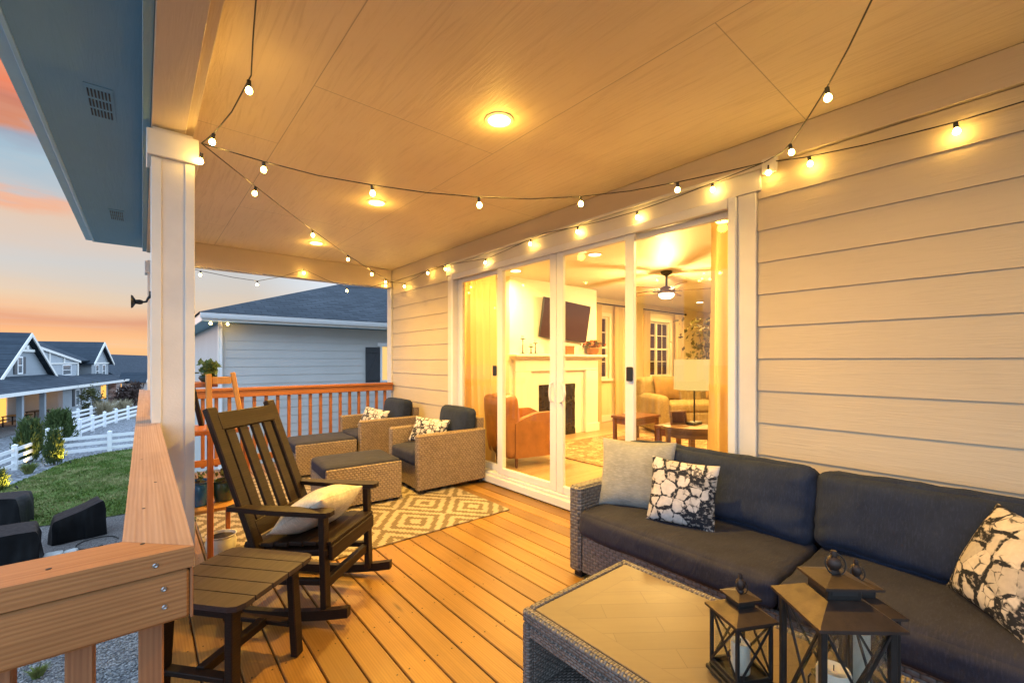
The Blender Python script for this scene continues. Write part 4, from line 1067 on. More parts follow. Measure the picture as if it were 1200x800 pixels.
# ------------------------------------------------------------------ plant stand and pots behind the column
ps = thing('plant_stand', 'tall honey stained wooden ladder stand with tapering legs behind the column', 'plant stand', (.5, 3.75, 0)); ps['_w'] = tuple(ps.location)
wpart('leg', 'standr', ps, lambda b: b.bar((.352, 3.60, .004), (.352, 3.60, .93), .036, .036, .003))
wpart('leg', 'standr', ps, lambda b: b.bar((.612, 3.62, .004), (.555, 3.60, .93), .034, .03, .003))
wpart('post', 'stand', ps, lambda b: b.bar((.352, 3.622, .91), (.345, 3.63, 1.335), .042, .034, .004))
wpart('post', 'stand', ps, lambda b: b.bar((.552, 3.622, .91), (.487, 3.64, 1.345), .03, .03, .004))
wpart('leg', 'standr', ps, lambda b: b.bar((.50, 3.98, .004), (.50, 3.92, .93), .03, .03, .003))
wpart('leg', 'standr', ps, lambda b: b.bar((.24, 3.98, .004), (.24, 3.92, .93), .03, .03, .003))
wpart('back_post', 'dark', ps, lambda b: b.bar((.335, 3.90, .92), (.262, 3.80, 1.27), .03, .022, .003))
wpart('top_rail', 'stand', ps, lambda b: b.box((.365, 3.62, 1.265), (.478, 3.642, 1.315), .003))
wpart('shelf', 'standr', ps, lambda b: b.box((.20, 3.64, 1.245), (.40, 3.95, 1.275), .003))
wpart('shelf', 'standr', ps, lambda b: b.box((.20, 3.58, .925), (.58, 3.95, .955), .003))
wpart('shelf', 'stand', ps, lambda b: b.box((.22, 3.63, .385), (.565, 3.96, .41), .003))
def pot(label, mat, loc, r, h, plant=None, pl_h=.12, n=60, name='flower_pot', cat='flower pot', lsize=.05):
    t_ = thing(name, label, cat, loc)
    part('pot', mat, t_, lambda b: b.lathe([(r * .62, 0), (r * .70, .004), (r * .92, h * .45), (r * .98, h * .72), (r * .86, h * .9), (r * .98, h), (r * .9, h), (r * .82, h * .9)], seg=28))
    part('soil', 'soil', t_, lambda b: b.lathe([(.001, h * .9), (r * .83, h * .905)], seg=20, cap=False))
    if plant:
        pts = [(random.gauss(0, r * .5), random.gauss(0, r * .5), h + random.random() * pl_h) for _ in range(n)]
        part('leaves', plant, t_, lambda b: b.leaves(pts, lsize))
        part('stem', 'bark', t_, lambda b: [b.tube([(0, 0, h * .88), (x * .5, y * .5, h + pl_h * .4), (x, y, h + pl_h * .9)], .003, 5) for x, y in ((r * .4, 0), (-r * .3, r * .2), (0, -r * .4))])
    return t_
pot('pot of plump green succulents on top of the wooden plant stand', 'greenpot', (.36, 3.80, 1.276), .06, .045, 'succ', .10, 110, 'potted_plant', 'potted plant', .055)
pot('glossy blue glazed pot on the low shelf of the plant stand', 'bluepot', (.30, 3.78, .411), .085, .17, 'succ', .07, 24)
pot('dark green glazed pot beside the blue pot on the low shelf', 'greenpot', (.455, 3.80, .411), .08, .15, 'shrub', .06, 24)
pot('pale ceramic pot standing on the deck under the plant stand', 'whitepot', (.435, 3.78, .003), .10, .17)
pot('small dark pot on the deck behind the pale ceramic pot', 'greenpot', (.24, 4.15, .003), .075, .2, 'succ', .1, 30)
# ------------------------------------------------------------------ living room
zf = .126
tv = thing('television', 'dark flat television mounted above the white mantel', 'television', (5.57, 5.20, 2.11))
tv.rotation_euler = (R(7), R(3.5), 0)
part('bezel', 'black', tv, lambda b: b.box((-.585, -.055, -.33), (.585, -.012, .33), .006))
part('screen', 'screen', tv, lambda b: b.box((-.572, -.0575, -.315), (.572, -.0552, .318)))
part('wall_bracket', 'dark', tv, lambda b: b.box((-.2, -.0118, -.12), (.2, -.001, .12)))
def candlestick(label, x, h):
    t_ = thing('candlestick', label, 'candlestick', (x, 5.14, 1.5305), group='candlesticks on the mantel')
    part('stem', 'dark', t_, lambda b: b.lathe([(.04, 0), (.042, .006), (.012, .018), (.008, h * .5), (.014, h * .55), (.008, h * .6), (.009, h - .02), (.042, h - .006), (.044, h)], seg=16))
    part('candle', 'candle', t_, lambda b: b.lathe([(.022, h), (.022, h + .05), (.004, h + .052)], seg=14))
candlestick('tallest dark candlestick at the left end of the mantel', 4.56, .24); candlestick('shortest dark candlestick on the mantel', 4.735, .12); candlestick('middle height dark candlestick on the mantel', 4.83, .18)
vs_ = thing('vase', 'slim pale vase with twigs on the mantel behind the door stile', 'vase', (5.25, 5.15, 1.5305))
part('body', 'whitepot', vs_, lambda b: b.lathe([(.03, 0), (.045, .05), (.03, .13), (.02, .17), (.025, .19)], seg=18))
part('twigs', 'bark', vs_, lambda b: [b.tube([(0, 0, .12), (x, y, .28), (x * 2, y * 2, .4)], .003, 5) for x, y in ((.03, 0), (-.03, .01), (.0, .03))])
bx = thing('keepsake_box', 'small orange brown box on the mantel', 'box', (5.62, 5.15, 1.5305))
part('body', 'leather', bx, lambda b: b.box((-.10, -.05, 0), (.10, .05, .12), .004)); part('lid', 'leather', bx, lambda b: b.box((-.104, -.054, .1205), (.104, .054, .145), .004))
fl_ = thing('flower_pot', 'pot of orange flowers on the right end of the mantel', 'flower pot', (6.27, 5.15, 1.5305))
part('pot', 'leather', fl_, lambda b: b.lathe([(.07, 0), (.11, .05), (.12, .11), (.10, .13)], seg=20))
part('flowers', 'flower', fl_, lambda b: b.leaves([(random.gauss(0, .085), random.gauss(0, .05), .15 + random.random() * .12) for _ in range(90)], .06))
part('leaves', 'figleaf', fl_, lambda b: b.leaves([(random.gauss(0, .11), random.gauss(0, .05), .13 + random.random() * .12) for _ in range(60)], .07))
# recliner: back towards the glass, faces the fireplace side (+X)
rc = thing('leather_armchair', 'cognac leather armchair seen from behind inside the glass doors', 'armchair', (3.82, 4.22, zf), R(-12))
rc.scale = (.80, .74, 1.0)
part('back', 'leather', rc, lambda b: b.cushion((-.52, -.40, .18), (-.26, .40, .92), .06, (.03, 0, .02), 12, 2, .008, Matrix.Rotation(R(-7), 4, 'Y')))
part('seat', 'leather', rc, lambda b: b.cushion((-.28, -.29, .2), (.42, .29, .46), .05, (0, 0, .02), 10, 4))
for sy in (-1, 1):
    def arm(b):
        b.prism([(-.42, .12), (.44, .12), (.44, .50), (.38, .60), (.22, .66), (-.05, .655), (-.28, .60), (-.42, .54)], sy * .30, sy * .42, 'XZ')
    part('arm', 'leather', rc, arm)
    for sx in (-.38, .38): part('leg', 'mahog', rc, lambda b: b.lathe([(.018, 0), (.03, .12)], (sx, sy * .36, 0), 10))
ir = MB(); ir.box((4.3, 1.0, zf + .002), (7.6, 4.75, zf + .014), .004); tag(ir.build('area_rug', 'irug'), 'patterned brown rug on the living room floor before the fireplace', 'rug')
def simple_table(name, label, cat, loc, w, d, h, mat, rz=0, leg=.05, top=.035, apron=.09):
    t_ = thing(name, label, cat, loc, rz)
    part('table_top', mat, t_, lambda b: b.box((-w / 2, -d / 2, h - top), (w / 2, d / 2, h), .006))
    part('apron', mat, t_, lambda b: (b.box((-w / 2 + .03, -d / 2 + .03, h - top - apron), (w / 2 - .03, d / 2 - .03, h - top - .001), .002)))
    for sx in (-1, 1):
        for sy in (-1, 1): part('leg', mat, t_, lambda b: b.box((sx * (w / 2 - .02), sy * (d / 2 - .02), 0), (sx * (w / 2 - .02 - leg), sy * (d / 2 - .02 - leg), h - top - .0015), .003))
    return t_
simple_table('bench', 'dark red wooden bench on the rug left of the right door panel', 'bench', (6.0, 4.05, zf + .015), .7, .45, .42, 'mahog')
simple_table('coffee_table', 'dark wooden low table in front of the cream sofa indoors', 'coffee table', (5.05, 2.72, zf + .015), .55, .5, .50, 'mahog')
et = thing('console_table', 'dark half round lamp table just inside the right glass door', 'console table', (4.19, 2.2, zf), R(-40))
def half(b, r, z0, z1):
    b.prism([(-r, -.12)] + [(r * math.cos(math.pi - a * math.pi / 16), -.12 + .75 * r * math.sin(math.pi - a * math.pi / 16) * -1) for a in range(17)], z0, z1, 'XY')
part('table_top', 'walnut', et, lambda b: half(b, .33, .64, .672)); part('apron', 'walnut', et, lambda b: half(b, .29, .57, .639))
for x, y in ((-.27, -.14), (.27, -.14), (-.11, -.32), (.12, -.32)): part('leg', 'walnut', et, lambda b: b.bar((x, y, 0), (x, y, .57), .04, .04, .002))
tl_ = thing('table_lamp', 'lit table lamp with a wide cream drum shade on the half round table', 'table lamp', (4.14, 2.13, zf + .673))
part('base', 'dark', tl_, lambda b: b.box((-.075, -.045, 0), (.075, .045, .03), .004)); part('stem', 'dark', tl_, lambda b: b.tube([(.0, 0, .03), (.0, 0, .36)], .008, 10))
part('lamp_shade', 'lampshade', tl_, lambda b: b.lathe([(.19, .345), (.188, .64), (.185, .64), (.187, .345)], seg=32, cap=False))
lamp('table_lamp_light', 'POINT', (0, 0, .5), 28, (1, .6, .17), tl_, shadow_soft_size=.05)
pf = thing('picture_frame', 'small standing picture frame beside the lamp', 'picture frame', (4.02, 2.22, zf + .673), R(-30))
part('frame', 'walnut', pf, lambda b: b.box((-.09, -.01, 0), (.09, .01, .14), .004, Matrix.Rotation(R(-12), 4, 'X'))); part('picture', 'screen', pf, lambda b: b.box((-.072, -.0125, .018), (.072, -.0105, .122), 0, Matrix.Rotation(R(-12), 4, 'X')))
sf = thing('sofa', 'cream upholstered sofa below the far living room window', 'sofa', (7.9, 3.9, zf), R(-30))
part('base', 'fabric_cream', sf, lambda b: b.box((-1.1, -.42, .06), (1.1, .42, .40), .04)); part('back', 'fabric_cream', sf, lambda b: b.cushion((-1.1, .22, .3), (1.1, .5, .98), .08, (0, .03, .02), 12, 3))
for sx in (-1, 1): part('arm', 'fabric_cream', sf, lambda b: b.cushion((sx * 1.0 - .12, -.42, .1), (sx * 1.0 + .12, .46, .68), .08, (0, 0, .02), 10, 5))
for i in range(2): part('seat_cushion', 'fabric_cream', sf, lambda b: b.cushion((-.88 + .88 * i, -.42, .40), (.0 + .88 * i, .24, .56), .05, (0, 0, .02), 10, i))
for i, (x, lab) in enumerate(((-.66, 'arched tan cushion at the left end of the indoor sofa'), (.35, 'tan cushion at the right of the indoor sofa'))):
    b = MB(); b.pillow(.5, .46, .16, 14, i); o = b.build('sofa_cushion', 'fabric_tan'); tag(o, lab, 'cushion')
    o.matrix_world = Matrix.Translation((7.9, 3.9, zf)) @ Matrix.Rotation(R(-30), 4, 'Z') @ Matrix.Translation((x, .12, .80)) @ Matrix.Rotation(R(72), 4, 'X')
# ceiling fan
fn = thing('ceiling_fan', 'brown five blade ceiling fan with a lit glass bowl', 'ceiling fan', (5.955, 3.494, 2.75))
part('canopy', 'dark', fn, lambda b: b.lathe([(.085, 0), (.08, -.03), (.03, -.065), (.018, -.07)], seg=20)); part('down_rod', 'dark', fn, lambda b: b.tube([(0, 0, -.06), (0, 0, -.24)], .016, 10))
part('motor', 'walnut', fn, lambda b: b.lathe([(.03, -.22), (.10, -.25), (.125, -.29), (.12, -.325), (.09, -.335)], seg=24))
part('light_bowl', 'fanlight', fn, lambda b: b.lathe([(.11, -.337), (.105, -.37), (.07, -.40), (.002, -.41)], seg=24, cap=False))
for i in range(5):
    a = R(72 * i + 10); m = Matrix.Rotation(a, 4, 'Z') @ Matrix.Rotation(R(9), 4, 'X')
    bl = part('blade', 'walnut', fn, lambda b: b.prism([(.17, -.05), (.3, -.062), (.58, -.07), (.64, -.05), (.66, 0), (.64, .05), (.58, .07), (.3, .062), (.17, .05)], -.292, -.282, 'XY', m))
    part('blade_iron', 'dark', bl, lambda b: b.box((.08, -.018, -.30), (.22, .018, -.2925), .002, m))
lamp('fan_lamp', 'POINT', (0, 0, -.46), 230, (1, .64, .21), fn, shadow_soft_size=.09)
# curtains
def curtain(label, p0, p1, z0, z1, folds, amp, group, gather=0, mat='sheer'):
    b = MB(); n = folds * 8; rows = 10
    p0, p1 = Vector((*p0, 0)), Vector((*p1, 0)); d = (p1 - p0); nr_ = Vector((-d.y, d.x, 0)).normalized(); vs = []
    for r_ in range(rows + 1):
        z = z1 + (z0 - z1) * r_ / rows
        for i in range(n + 1):
            f = i / n; ff = f + gather * math.sin(r_ / rows * 2.4) * (f - .5) * .35
            a = amp * (1 + .4 * math.sin(i * .7 + r_ * .2)) * math.sin(2 * math.pi * folds * f + .35 * math.sin(r_ * .5))
            p = p0 + d * ff + nr_ * a; vs.append((p.x, p.y, z))
    b.add(vs, [(r_ * (n + 1) + i, r_ * (n + 1) + i + 1, (r_ + 1) * (n + 1) + i + 1, (r_ + 1) * (n + 1) + i) for r_ in range(rows) for i in range(n)], True)
    o = b.build('curtain', mat); tag(o, label, 'curtain', group)
    return o
curtain('long sheer curtain bunched inside the left fixed door panel', (3.44, 5.12), (3.44, 4.42), zf + .01, 2.66, 5, .05, 'curtains inside the glass doors', .3)
curtain('long sheer curtain bunched at the right edge of the right door panel', (3.44, 1.63), (3.44, 1.20), zf + .01, 2.66, 4, .05, 'curtains inside the glass doors', .3)
rd = MB(); rd.tube([(3.44, .9, 2.67), (3.44, 5.3, 2.67)], .014, 10); tag(rd.build('curtain_rod', 'dark'), 'dark curtain rod running above the glass doors indoors', 'curtain rod')
for x0, x1, y, lab in ((7.08, 7.24, 5.72, 'narrow curtain left of the small window by the fireplace'), (7.72, 8.0, 5.72, 'curtain right of the small window by the fireplace'), (8.80, 9.03, 5.72, 'curtain left of the wide living room window'), (10.2, 10.6, 5.72, 'curtain right of the wide living room window')):
    curtain(lab, (x0, y), (x1, y), zf + .02, 2.58, 3, .03, 'curtains at the living room windows', 0, 'wcurtain')
for x0, x1, lab in ((7.05, 8.05, 'dark rod above the small living room window'), (8.78, 10.65, 'dark rod above the wide living room window')):
    rd = MB(); rd.tube([(x0, 5.72, 2.6), (x1, 5.72, 2.6)], .014, 8); rd.lathe([(.001, 0), (.03, .02), (.001, .05)], (0, 0, 0), 10, Matrix.Translation((x1, 5.72, 2.6)) @ Matrix.Rotation(R(90), 4, 'Y'))
    tag(rd.build('curtain_rod', 'dark'), lab, 'curtain rod')
# indoor fig tree
ft = thing('indoor_tree', 'tall leafy potted tree beyond the lamp shade indoors', 'plant', (9.6, 4.6, zf))
part('pot', 'walnut', ft, lambda b: b.lathe([(.14, 0), (.2, .35), (.18, .35), (.17, .3)], seg=20))
part('trunk', 'bark', ft, lambda b: [b.tube([(0, 0, .3), (x * .3, y * .3, 1.0), (x, y, 1.9)], [.02, .015, .008], 6) for x, y in ((.15, .1), (-.2, 0), (.05, -.2), (-.05, .2))])
part('leaves', 'figleaf', ft, lambda b: b.leaves([(random.gauss(0, .26), random.gauss(0, .26), random.uniform(1.05, 2.25)) for _ in range(330)], .12))
# ------------------------------------------------------------------ neighbour house beyond the far railing
nb = thing('neighbour_house', 'grey blue sided neighbour house with a hipped shingle roof beyond the far railing', 'house', (5, 14, 0)); nb['_w'] = (5, 14, 0)
def nlaps(b):
    z = -1.8
    while z < 2.28:
        z2 = min(z + .205, 2.29)
        b.prism([(12.12, z), (12.094, z), (12.106, z2), (12.12, z2)], 1.36, 10.5, 'YZ'); z += .205
wpart('siding_wall', 'nsiding', nb, nlaps)
wpart('wall_core', 'nsiding', nb, lambda b: b.box((1.37, 12.121, G), (10.5, 21, 2.29)))
wpart('corner_trim', 'trim', nb, lambda b: (b.box((1.335, 12.075, G), (1.42, 12.093, 2.29), .003), b.box((1.335, 12.0935, G), (1.3595, 12.2, 2.29), .003)))
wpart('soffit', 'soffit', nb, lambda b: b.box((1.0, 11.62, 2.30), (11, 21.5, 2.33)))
wpart('fascia', 'trim', nb, lambda b: (b.box((.98, 11.60, 2.291), (11, 11.619, 2.47)), b.box((.98, 11.62, 2.291), (.999, 21.5, 2.47))))
wpart('gutter', 'vinyl', nb, lambda b: b.prism([(11.598, 2.35), (11.545, 2.35), (11.525, 2.40), (11.51, 2.465), (11.598, 2.465)], .95, 11, 'YZ'))
wpart('downspout', 'vinyl', nb, lambda b: (b.bar((1.30, 11.56, 2.36), (1.385, 12.04, 2.18), .06, .045, .004), b.bar((1.385, 12.045, 2.20), (1.385, 12.045, G), .06, .045, .004)))
def nroof(b):
    a = (.93, 11.5, 2.475); c = (11.1, 11.5, 2.475); d = (11.1, 21.6, 2.475); e = (.93, 21.6, 2.475); p = (5.85, 16.5, 4.33); q = (9.5, 16.5, 4.33)
    b.add([a, c, d, e, p, q], [(0, 1, 5, 4), (1, 2, 5), (2, 3, 4, 5), (3, 0, 4), (3, 2, 1, 0)])
rf = wpart('roof', 'roof', nb, nroof)
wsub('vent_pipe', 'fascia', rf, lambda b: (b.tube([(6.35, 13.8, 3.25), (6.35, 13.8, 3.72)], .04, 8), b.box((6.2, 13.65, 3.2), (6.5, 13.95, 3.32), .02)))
w = wpart('window', 'vinyl', nb, lambda b: (b.box((5.225, 12.055, .80), (5.285, 12.093, 1.83), .004), b.box((6.3, 12.055, .80), (6.36, 12.093, 1.83), .004), b.box((5.15, 12.05, 1.831), (6.44, 12.093, 1.93), .004), b.box((5.286, 12.055, .80), (6.299, 12.093, .86), .004)))
wsub('lit_blind', 'winlit', w, lambda b: [b.box((5.287, 12.074, .862 + i * .048), (6.298, 12.080, .904 + i * .048)) for i in range(20)])
wpart('shutter', 'shutter', nb, lambda b: (b.box((4.80, 12.06, .80), (5.215, 12.084, 1.80), .003), b.bar((4.84, 12.052, .9), (5.17, 12.052, 1.7), .06, .014, .002, up=(0, 1, 0)), b.box((4.81, 12.046, 1.64), (5.205, 12.059, 1.74), .002), b.box((4.81, 12.046, .86), (5.205, 12.059, .96), .002)))
wpart('eave_lights', 'bulb', nb, lambda b: [b.lathe([(.001, .03), (.03, 0), (.001, -.03)], (1.15 + .32 * i * (1 + .0), 11.70, 2.245), 8) for i in range(2)])

# ------------------------------------------------------------------ houses across the yard
A1 = math.atan2(.977, .2137)
h1 = thing('neighbour_house', 'grey gabled house with a lit back porch behind the white fence', 'house', (-6.84, 41.45, 0), A1)
part('porch_wall', 'hsiding2', h1, lambda b: (b.box((-6, 3.0, G), (10.2, 3.2, -.3)), b.box((10.0, .35, G), (10.2, 3.0, -.75))))
part('front_wall', 'hsiding2', h1, lambda b: b.box((10.2, .3, G), (21.9, 9, -.76)))
part('gable_wall', 'hsiding', h1, lambda b: (b.prism([(5.6, -.25), (14.1, -.25), (14.1, -.05), (9.85, 3.3), (5.6, -.05)], 2.5, 12, 'XZ')))
part('gable_roof', 'roofh', h1, lambda b: (b.prism([(9.85, 3.42), (14.7, -.43), (14.7, -.25), (9.85, 3.62)], 2.1, 12.5, 'XZ'), b.prism([(9.85, 3.42), (9.85, 3.62), (5.0, -.25), (5.0, -.43)], 2.1, 12.5, 'XZ')))
part('rake_board', 'trim', h1, lambda b: (b.prism([(9.85, 3.30), (14.75, -.55), (14.75, -.28), (9.85, 3.60)], 2.02, 2.098, 'XZ'), b.prism([(9.85, 3.30), (9.85, 3.60), (4.95, -.28), (4.95, -.55)], 2.02, 2.098, 'XZ'), b.box((8.7, 2.3, 2.1), (11.0, 2.48, 2.3)), b.box((9.6, 2.28, 2.3), (10.0, 2.47, 2.6))))
def win(root, s0, s1, z0, z1, n_, sh=True, nm='window', facing=1):
    w = part(nm, 'vinyl', root, lambda b: (b.box((s0 - .1, n_ - .08, z0 - .1), (s0, n_ - .001, z1 + .1)), b.box((s1, n_ - .08, z0 - .1), (s1 + .1, n_ - .001, z1 + .1)), b.box((s0, n_ - .08, z1), (s1, n_ - .001, z1 + .1)), b.box((s0, n_ - .08, z0 - .1), (s1, n_ - .001, z0)), b.box((s0, n_ - .06, (z0 + z1) / 2 - .03), (s1, n_ - .02, (z0 + z1) / 2 + .03))))
    part('pane', 'windark', w, lambda b: b.box((s0 + .002, n_ - .035, z0 + .002), (s1 - .002, n_ - .022, z1 - .002)))
    if sh:
        for a in (s0 - .55, s1 + .13): part('shutter', 'shutter', root, lambda b: b.box((a, n_ - .07, z0 - .08), (a + .42, n_ - .001, z1 + .08)))
win(h1, 8.75, 9.35, .45, 1.62, 2.5)
win(h1, 12.35, 13.15, -2.45, -1.2, .3); win(h1, 14.7, 15.3, -2.4, -1.25, .3, False)
part('porch_roof', 'roofh', h1, lambda b: (b.prism([(-.45, -.70), (3.2, .42), (3.2, .30), (-.45, -.86)], -8, 14.0, 'YZ')))
part('main_roof', 'roofh', h1, lambda b: b.add([(10.3, -.5, -.70), (22.4, -.5, -.70), (22.4, 10, -.70), (10.3, 10, -.7), (10.3, 4.6, .6), (12.6, 4.6, .6)], [(0, 1, 5, 4), (1, 2, 5), (2, 3, 4, 5), (3, 0, 4)]))
part('eave_trim', 'trim', h1, lambda b: (b.box((-8, -.56, -.88), (10.2, -.47, -.66)), b.box((10.201, -.60, -.88), (22.5, -.51, -.66))))
for s_ in (-.2, 2.9, 6.1, 9.2): part('porch_post', 'hsiding', h1, lambda b: b.box((s_ - .14, .0, G), (s_ + .14, .28, -.88)))
part('porch_door', 'litdoor', h1, lambda b: b.box((7.0, 2.95, G + .15), (8.4, 2.995, -1.1)))
part('door_trim', 'vinyl', h1, lambda b: (b.box((6.85, 2.93, G + .1), (6.995, 2.999, -1.0)), b.box((8.405, 2.93, G + .1), (8.55, 2.999, -1.0)), b.box((6.996, 2.93, -1.099), (8.404, 2.999, -1.0))))
part('porch_slab', 'patio', h1, lambda b: b.box((-6, -.2, G), (10, 3, G + .12)))
part('stone_pier', 'stonecol', h1, lambda b: b.box((20.6, -.35, G), (22.1, .29, -.9)))
part('pier_lamp', 'litdoor', h1, lambda b: b.box((18.6, .26, -2.4), (19.9, .295, -1.1)))
lamp('porch_glow', 'POINT', (7.5, 1.6, -1.3), 60, (1, .5, .12), h1, shadow_soft_size=.3)
for x, y, lab in ((5.6, 1.4, 'dark patio table on the lit porch beyond the fence'), (8.9, 1.4, 'dark patio table at the right end of the porch beyond the fence')):
    t_ = thing('patio_table', lab, 'table', Vector((-6.84, 41.45, G + .12)) + Vector((x * .2137 - y * .977, x * .977 + y * .2137, 0)), A1, 'patio tables on the far porch')
    part('table_top', 'dark', t_, lambda b: b.box((-.7, -.45, .70), (.7, .45, .75), .01))
    for sx in (-1, 1):
        for sy in (-1, 1): part('leg', 'dark', t_, lambda b: b.box((sx * .62 - .03, sy * .38 - .03, 0), (sx * .62 + .03, sy * .38 + .03, .70)))
    part('bench', 'dark', t_, lambda b: b.box((-.65, -.8, .40), (.65, -.5, .45), .01)); part('bench', 'dark', t_, lambda b: b.box((-.65, .5, .40), (.65, .8, .45), .01))
h2 = thing('neighbour_house', 'two storey house with white trimmed gables behind the gabled grey house', 'house', (-6.84, 41.45, 0), A1)
part('wall', 'hsiding2', h2, lambda b: (b.box((18, 7.0, G), (40.5, 16, 1.2))))
part('upper_wall', 'hsiding2', h2, lambda b: b.prism([(17.0, -.9), (29.0, -.9), (29.0, 1.28), (17.0, 3.0)], 5.2, 6.99, 'XZ'))
part('rake_board', 'trim', h2, lambda b: (b.prism([(16.6, 2.95), (29.4, 1.12), (29.4, 1.36), (16.6, 3.22)], 5.0, 5.19, 'XZ'), b.box((17, 5.1, 1.02), (29, 5.19, 1.16)), [b.box((x, 5.1, 1.16), (x + .25, 5.19, z)) for x, z in ((20, 2.4), (21.8, 2.2), (25.2, 1.7))], b.box((28.75, 5.1, -.9), (29.05, 5.19, 1.0))))
part('roof', 'roofh', h2, lambda b: (b.prism([(5.6, 1.25), (11, 3.55), (11, 3.75), (5.5, 1.42)], 19, 40.9, 'YZ'), b.prism([(11, 3.55), (16.4, 1.25), (16.5, 1.42), (11, 3.75)], 19, 40.9, 'YZ')))
part('gable_wall', 'hsiding', h2, lambda b: b.prism([(33.9, -1.2), (39.9, -1.2), (39.9, 1.2), (36.9, 3.5), (33.9, 1.2)], 5.4, 6.9, 'XZ'))
part('gable_roof', 'roofh', h2, lambda b: (b.prism([(36.9, 3.6), (40.5, .85), (40.5, 1.05), (36.9, 3.82)], 5.0, 12, 'XZ'), b.prism([(36.9, 3.6), (36.9, 3.82), (33.3, 1.05), (33.3, .85)], 5.0, 12, 'XZ')))
part('gable_trim', 'trim', h2, lambda b: (b.prism([(36.9, 3.4), (40.55, .72), (40.55, 1.0), (36.9, 3.8)], 4.9, 4.99, 'XZ'), b.prism([(36.9, 3.4), (36.9, 3.8), (33.25, 1.0), (33.25, .72)], 4.9, 4.99, 'XZ'), b.box((33.9, 5.3, .95), (39.9, 5.39, 1.15))))
win(h2, 25.0, 27.0, -.1, .85, 5.2, False); win(h2, 31.9, 33.1, -.3, 1.0, 7.0, False); win(h2, 31.0, 31.9, -.3, .9, 7.0, False) if False else None; win(h2, 35.2, 36.1, -.7, .75, 5.4, False); win(h2, 37.6, 38.5, -.7, .75, 5.4, False)
h3 = thing('neighbour_house', 'low dark roofed house with an orange lit patio, farthest right of the houses', 'house', (-6.84, 41.45, 0), A1)
part('wall', 'hsiding', h3, lambda b: b.box((43.5, 5.6, G), (130, 14, -1.0)))
part('wing_wall', 'hsiding', h3, lambda b: b.box((25.2, 1.6, G), (36, 5.5, -1.05)))
part('wing_roof', 'roofh', h3, lambda b: b.prism([(1.1, -1.04), (1.1, -.90), (5.6, -.25), (5.6, -1.04)], 24.8, 36.4, 'YZ'))
part('roof', 'roofh', h3, lambda b: (b.prism([(5.1, -1.05), (9.6, 2.42), (14.2, -1.05)], 43, 131, 'YZ')))
part('lit_window', 'litdoor', h3, lambda b: (b.box((26.0, 1.55, -2.9), (28.2, 1.595, -1.3)), b.box((29.0, 1.55, -2.9), (30.0, 1.595, -1.4))))
part('porch_gable', 'hsiding2', h3, lambda b: b.prism([(31.3, G), (33.8, G), (33.8, -1.2), (32.55, -.25), (31.3, -1.2)], -.6, 1.59, 'XZ'))
part('gable_roof', 'roofh', h3, lambda b: (b.prism([(32.55, -.24), (34.2, -1.42), (34.2, -1.30), (32.55, -.10)], -.6, 2.2, 'XZ'), b.prism([(32.55, -.24), (32.55, -.10), (30.9, -1.30), (30.9, -1.42)], -.6, 2.2, 'XZ')))
part('gable_trim', 'trim', h3, lambda b: (b.prism([(32.55, -.3), (34.1, -1.45), (34.1, -1.2), (32.55, -.02)], -.75, -.61, 'XZ'), b.prism([(32.55, -.3), (32.55, -.02), (31.0, -1.2), (31.0, -1.45)], -.75, -.61, 'XZ'), b.box((24.8, 1.0, -1.10), (30.8, 1.095, -.88))))
lamp('patio_glow', 'POINT', (27.5, .6, -1.8), 90, (1, .5, .12), h3, shadow_soft_size=.3)

# ------------------------------------------------------------------ fences
def fence(label, pts, extra=None):
    t_ = thing('fence', label, 'fence', (*pts[0], G), group='white three rail fences'); t_['_w'] = (*pts[0], G)
    for x, y in pts:
        p = wpart('post', 'vinyl', t_, lambda b: b.box((x - .09, y - .09, G), (x + .09, y + .09, G + 1.08), .006))
        wsub('post_cap', 'vinyl', p, lambda b: b.add([(x - .105, y - .105, G + 1.081), (x + .105, y - .105, G + 1.081), (x + .105, y + .105, G + 1.081), (x - .105, y + .105, G + 1.081), (x, y, G + 1.15)], [(3, 2, 1, 0), (0, 1, 4), (1, 2, 4), (2, 3, 4), (3, 0, 4)]))
    for (x0, y0), (x1, y1) in zip(pts[:-1], pts[1:]):
        d = Vector((x1 - x0, y1 - y0, 0)).normalized() * .091
        for z in (.24, .56, .88): wpart('rail', 'vinyl', t_, lambda b: b.bar((x0 + d.x, y0 + d.y, G + z), (x1 - d.x, y1 - d.y, G + z), .04, .16, .004))
fence('white three rail fence along the left edge of the lawn, nearest the deck', [(-5.15, 24.7), (-4.72, 26.8), (-4.305, 28.87), (-3.909, 30.93)])
fence('white three rail fence crossing behind the lawn to the right', [(-3.60, 31.0), (-1.323, 31.25), (1.2, 31.6), (3.7, 31.9)])
fence('white three rail fence running away toward the far houses', [(-3.95, 34.6), (-3.5, 36.8), (-3.05, 39.0), (-2.6, 41.2), (-2.1, 43.3), (-1.55, 45.4), (-.9, 47.4), (-.2, 49.4)])
fence('white three rail fence farthest away, by the lit houses', [(-4.4, 45.2), (-3.8, 47.3), (-3.2, 49.4), (-2.5, 51.5), (-1.7, 53.6)])

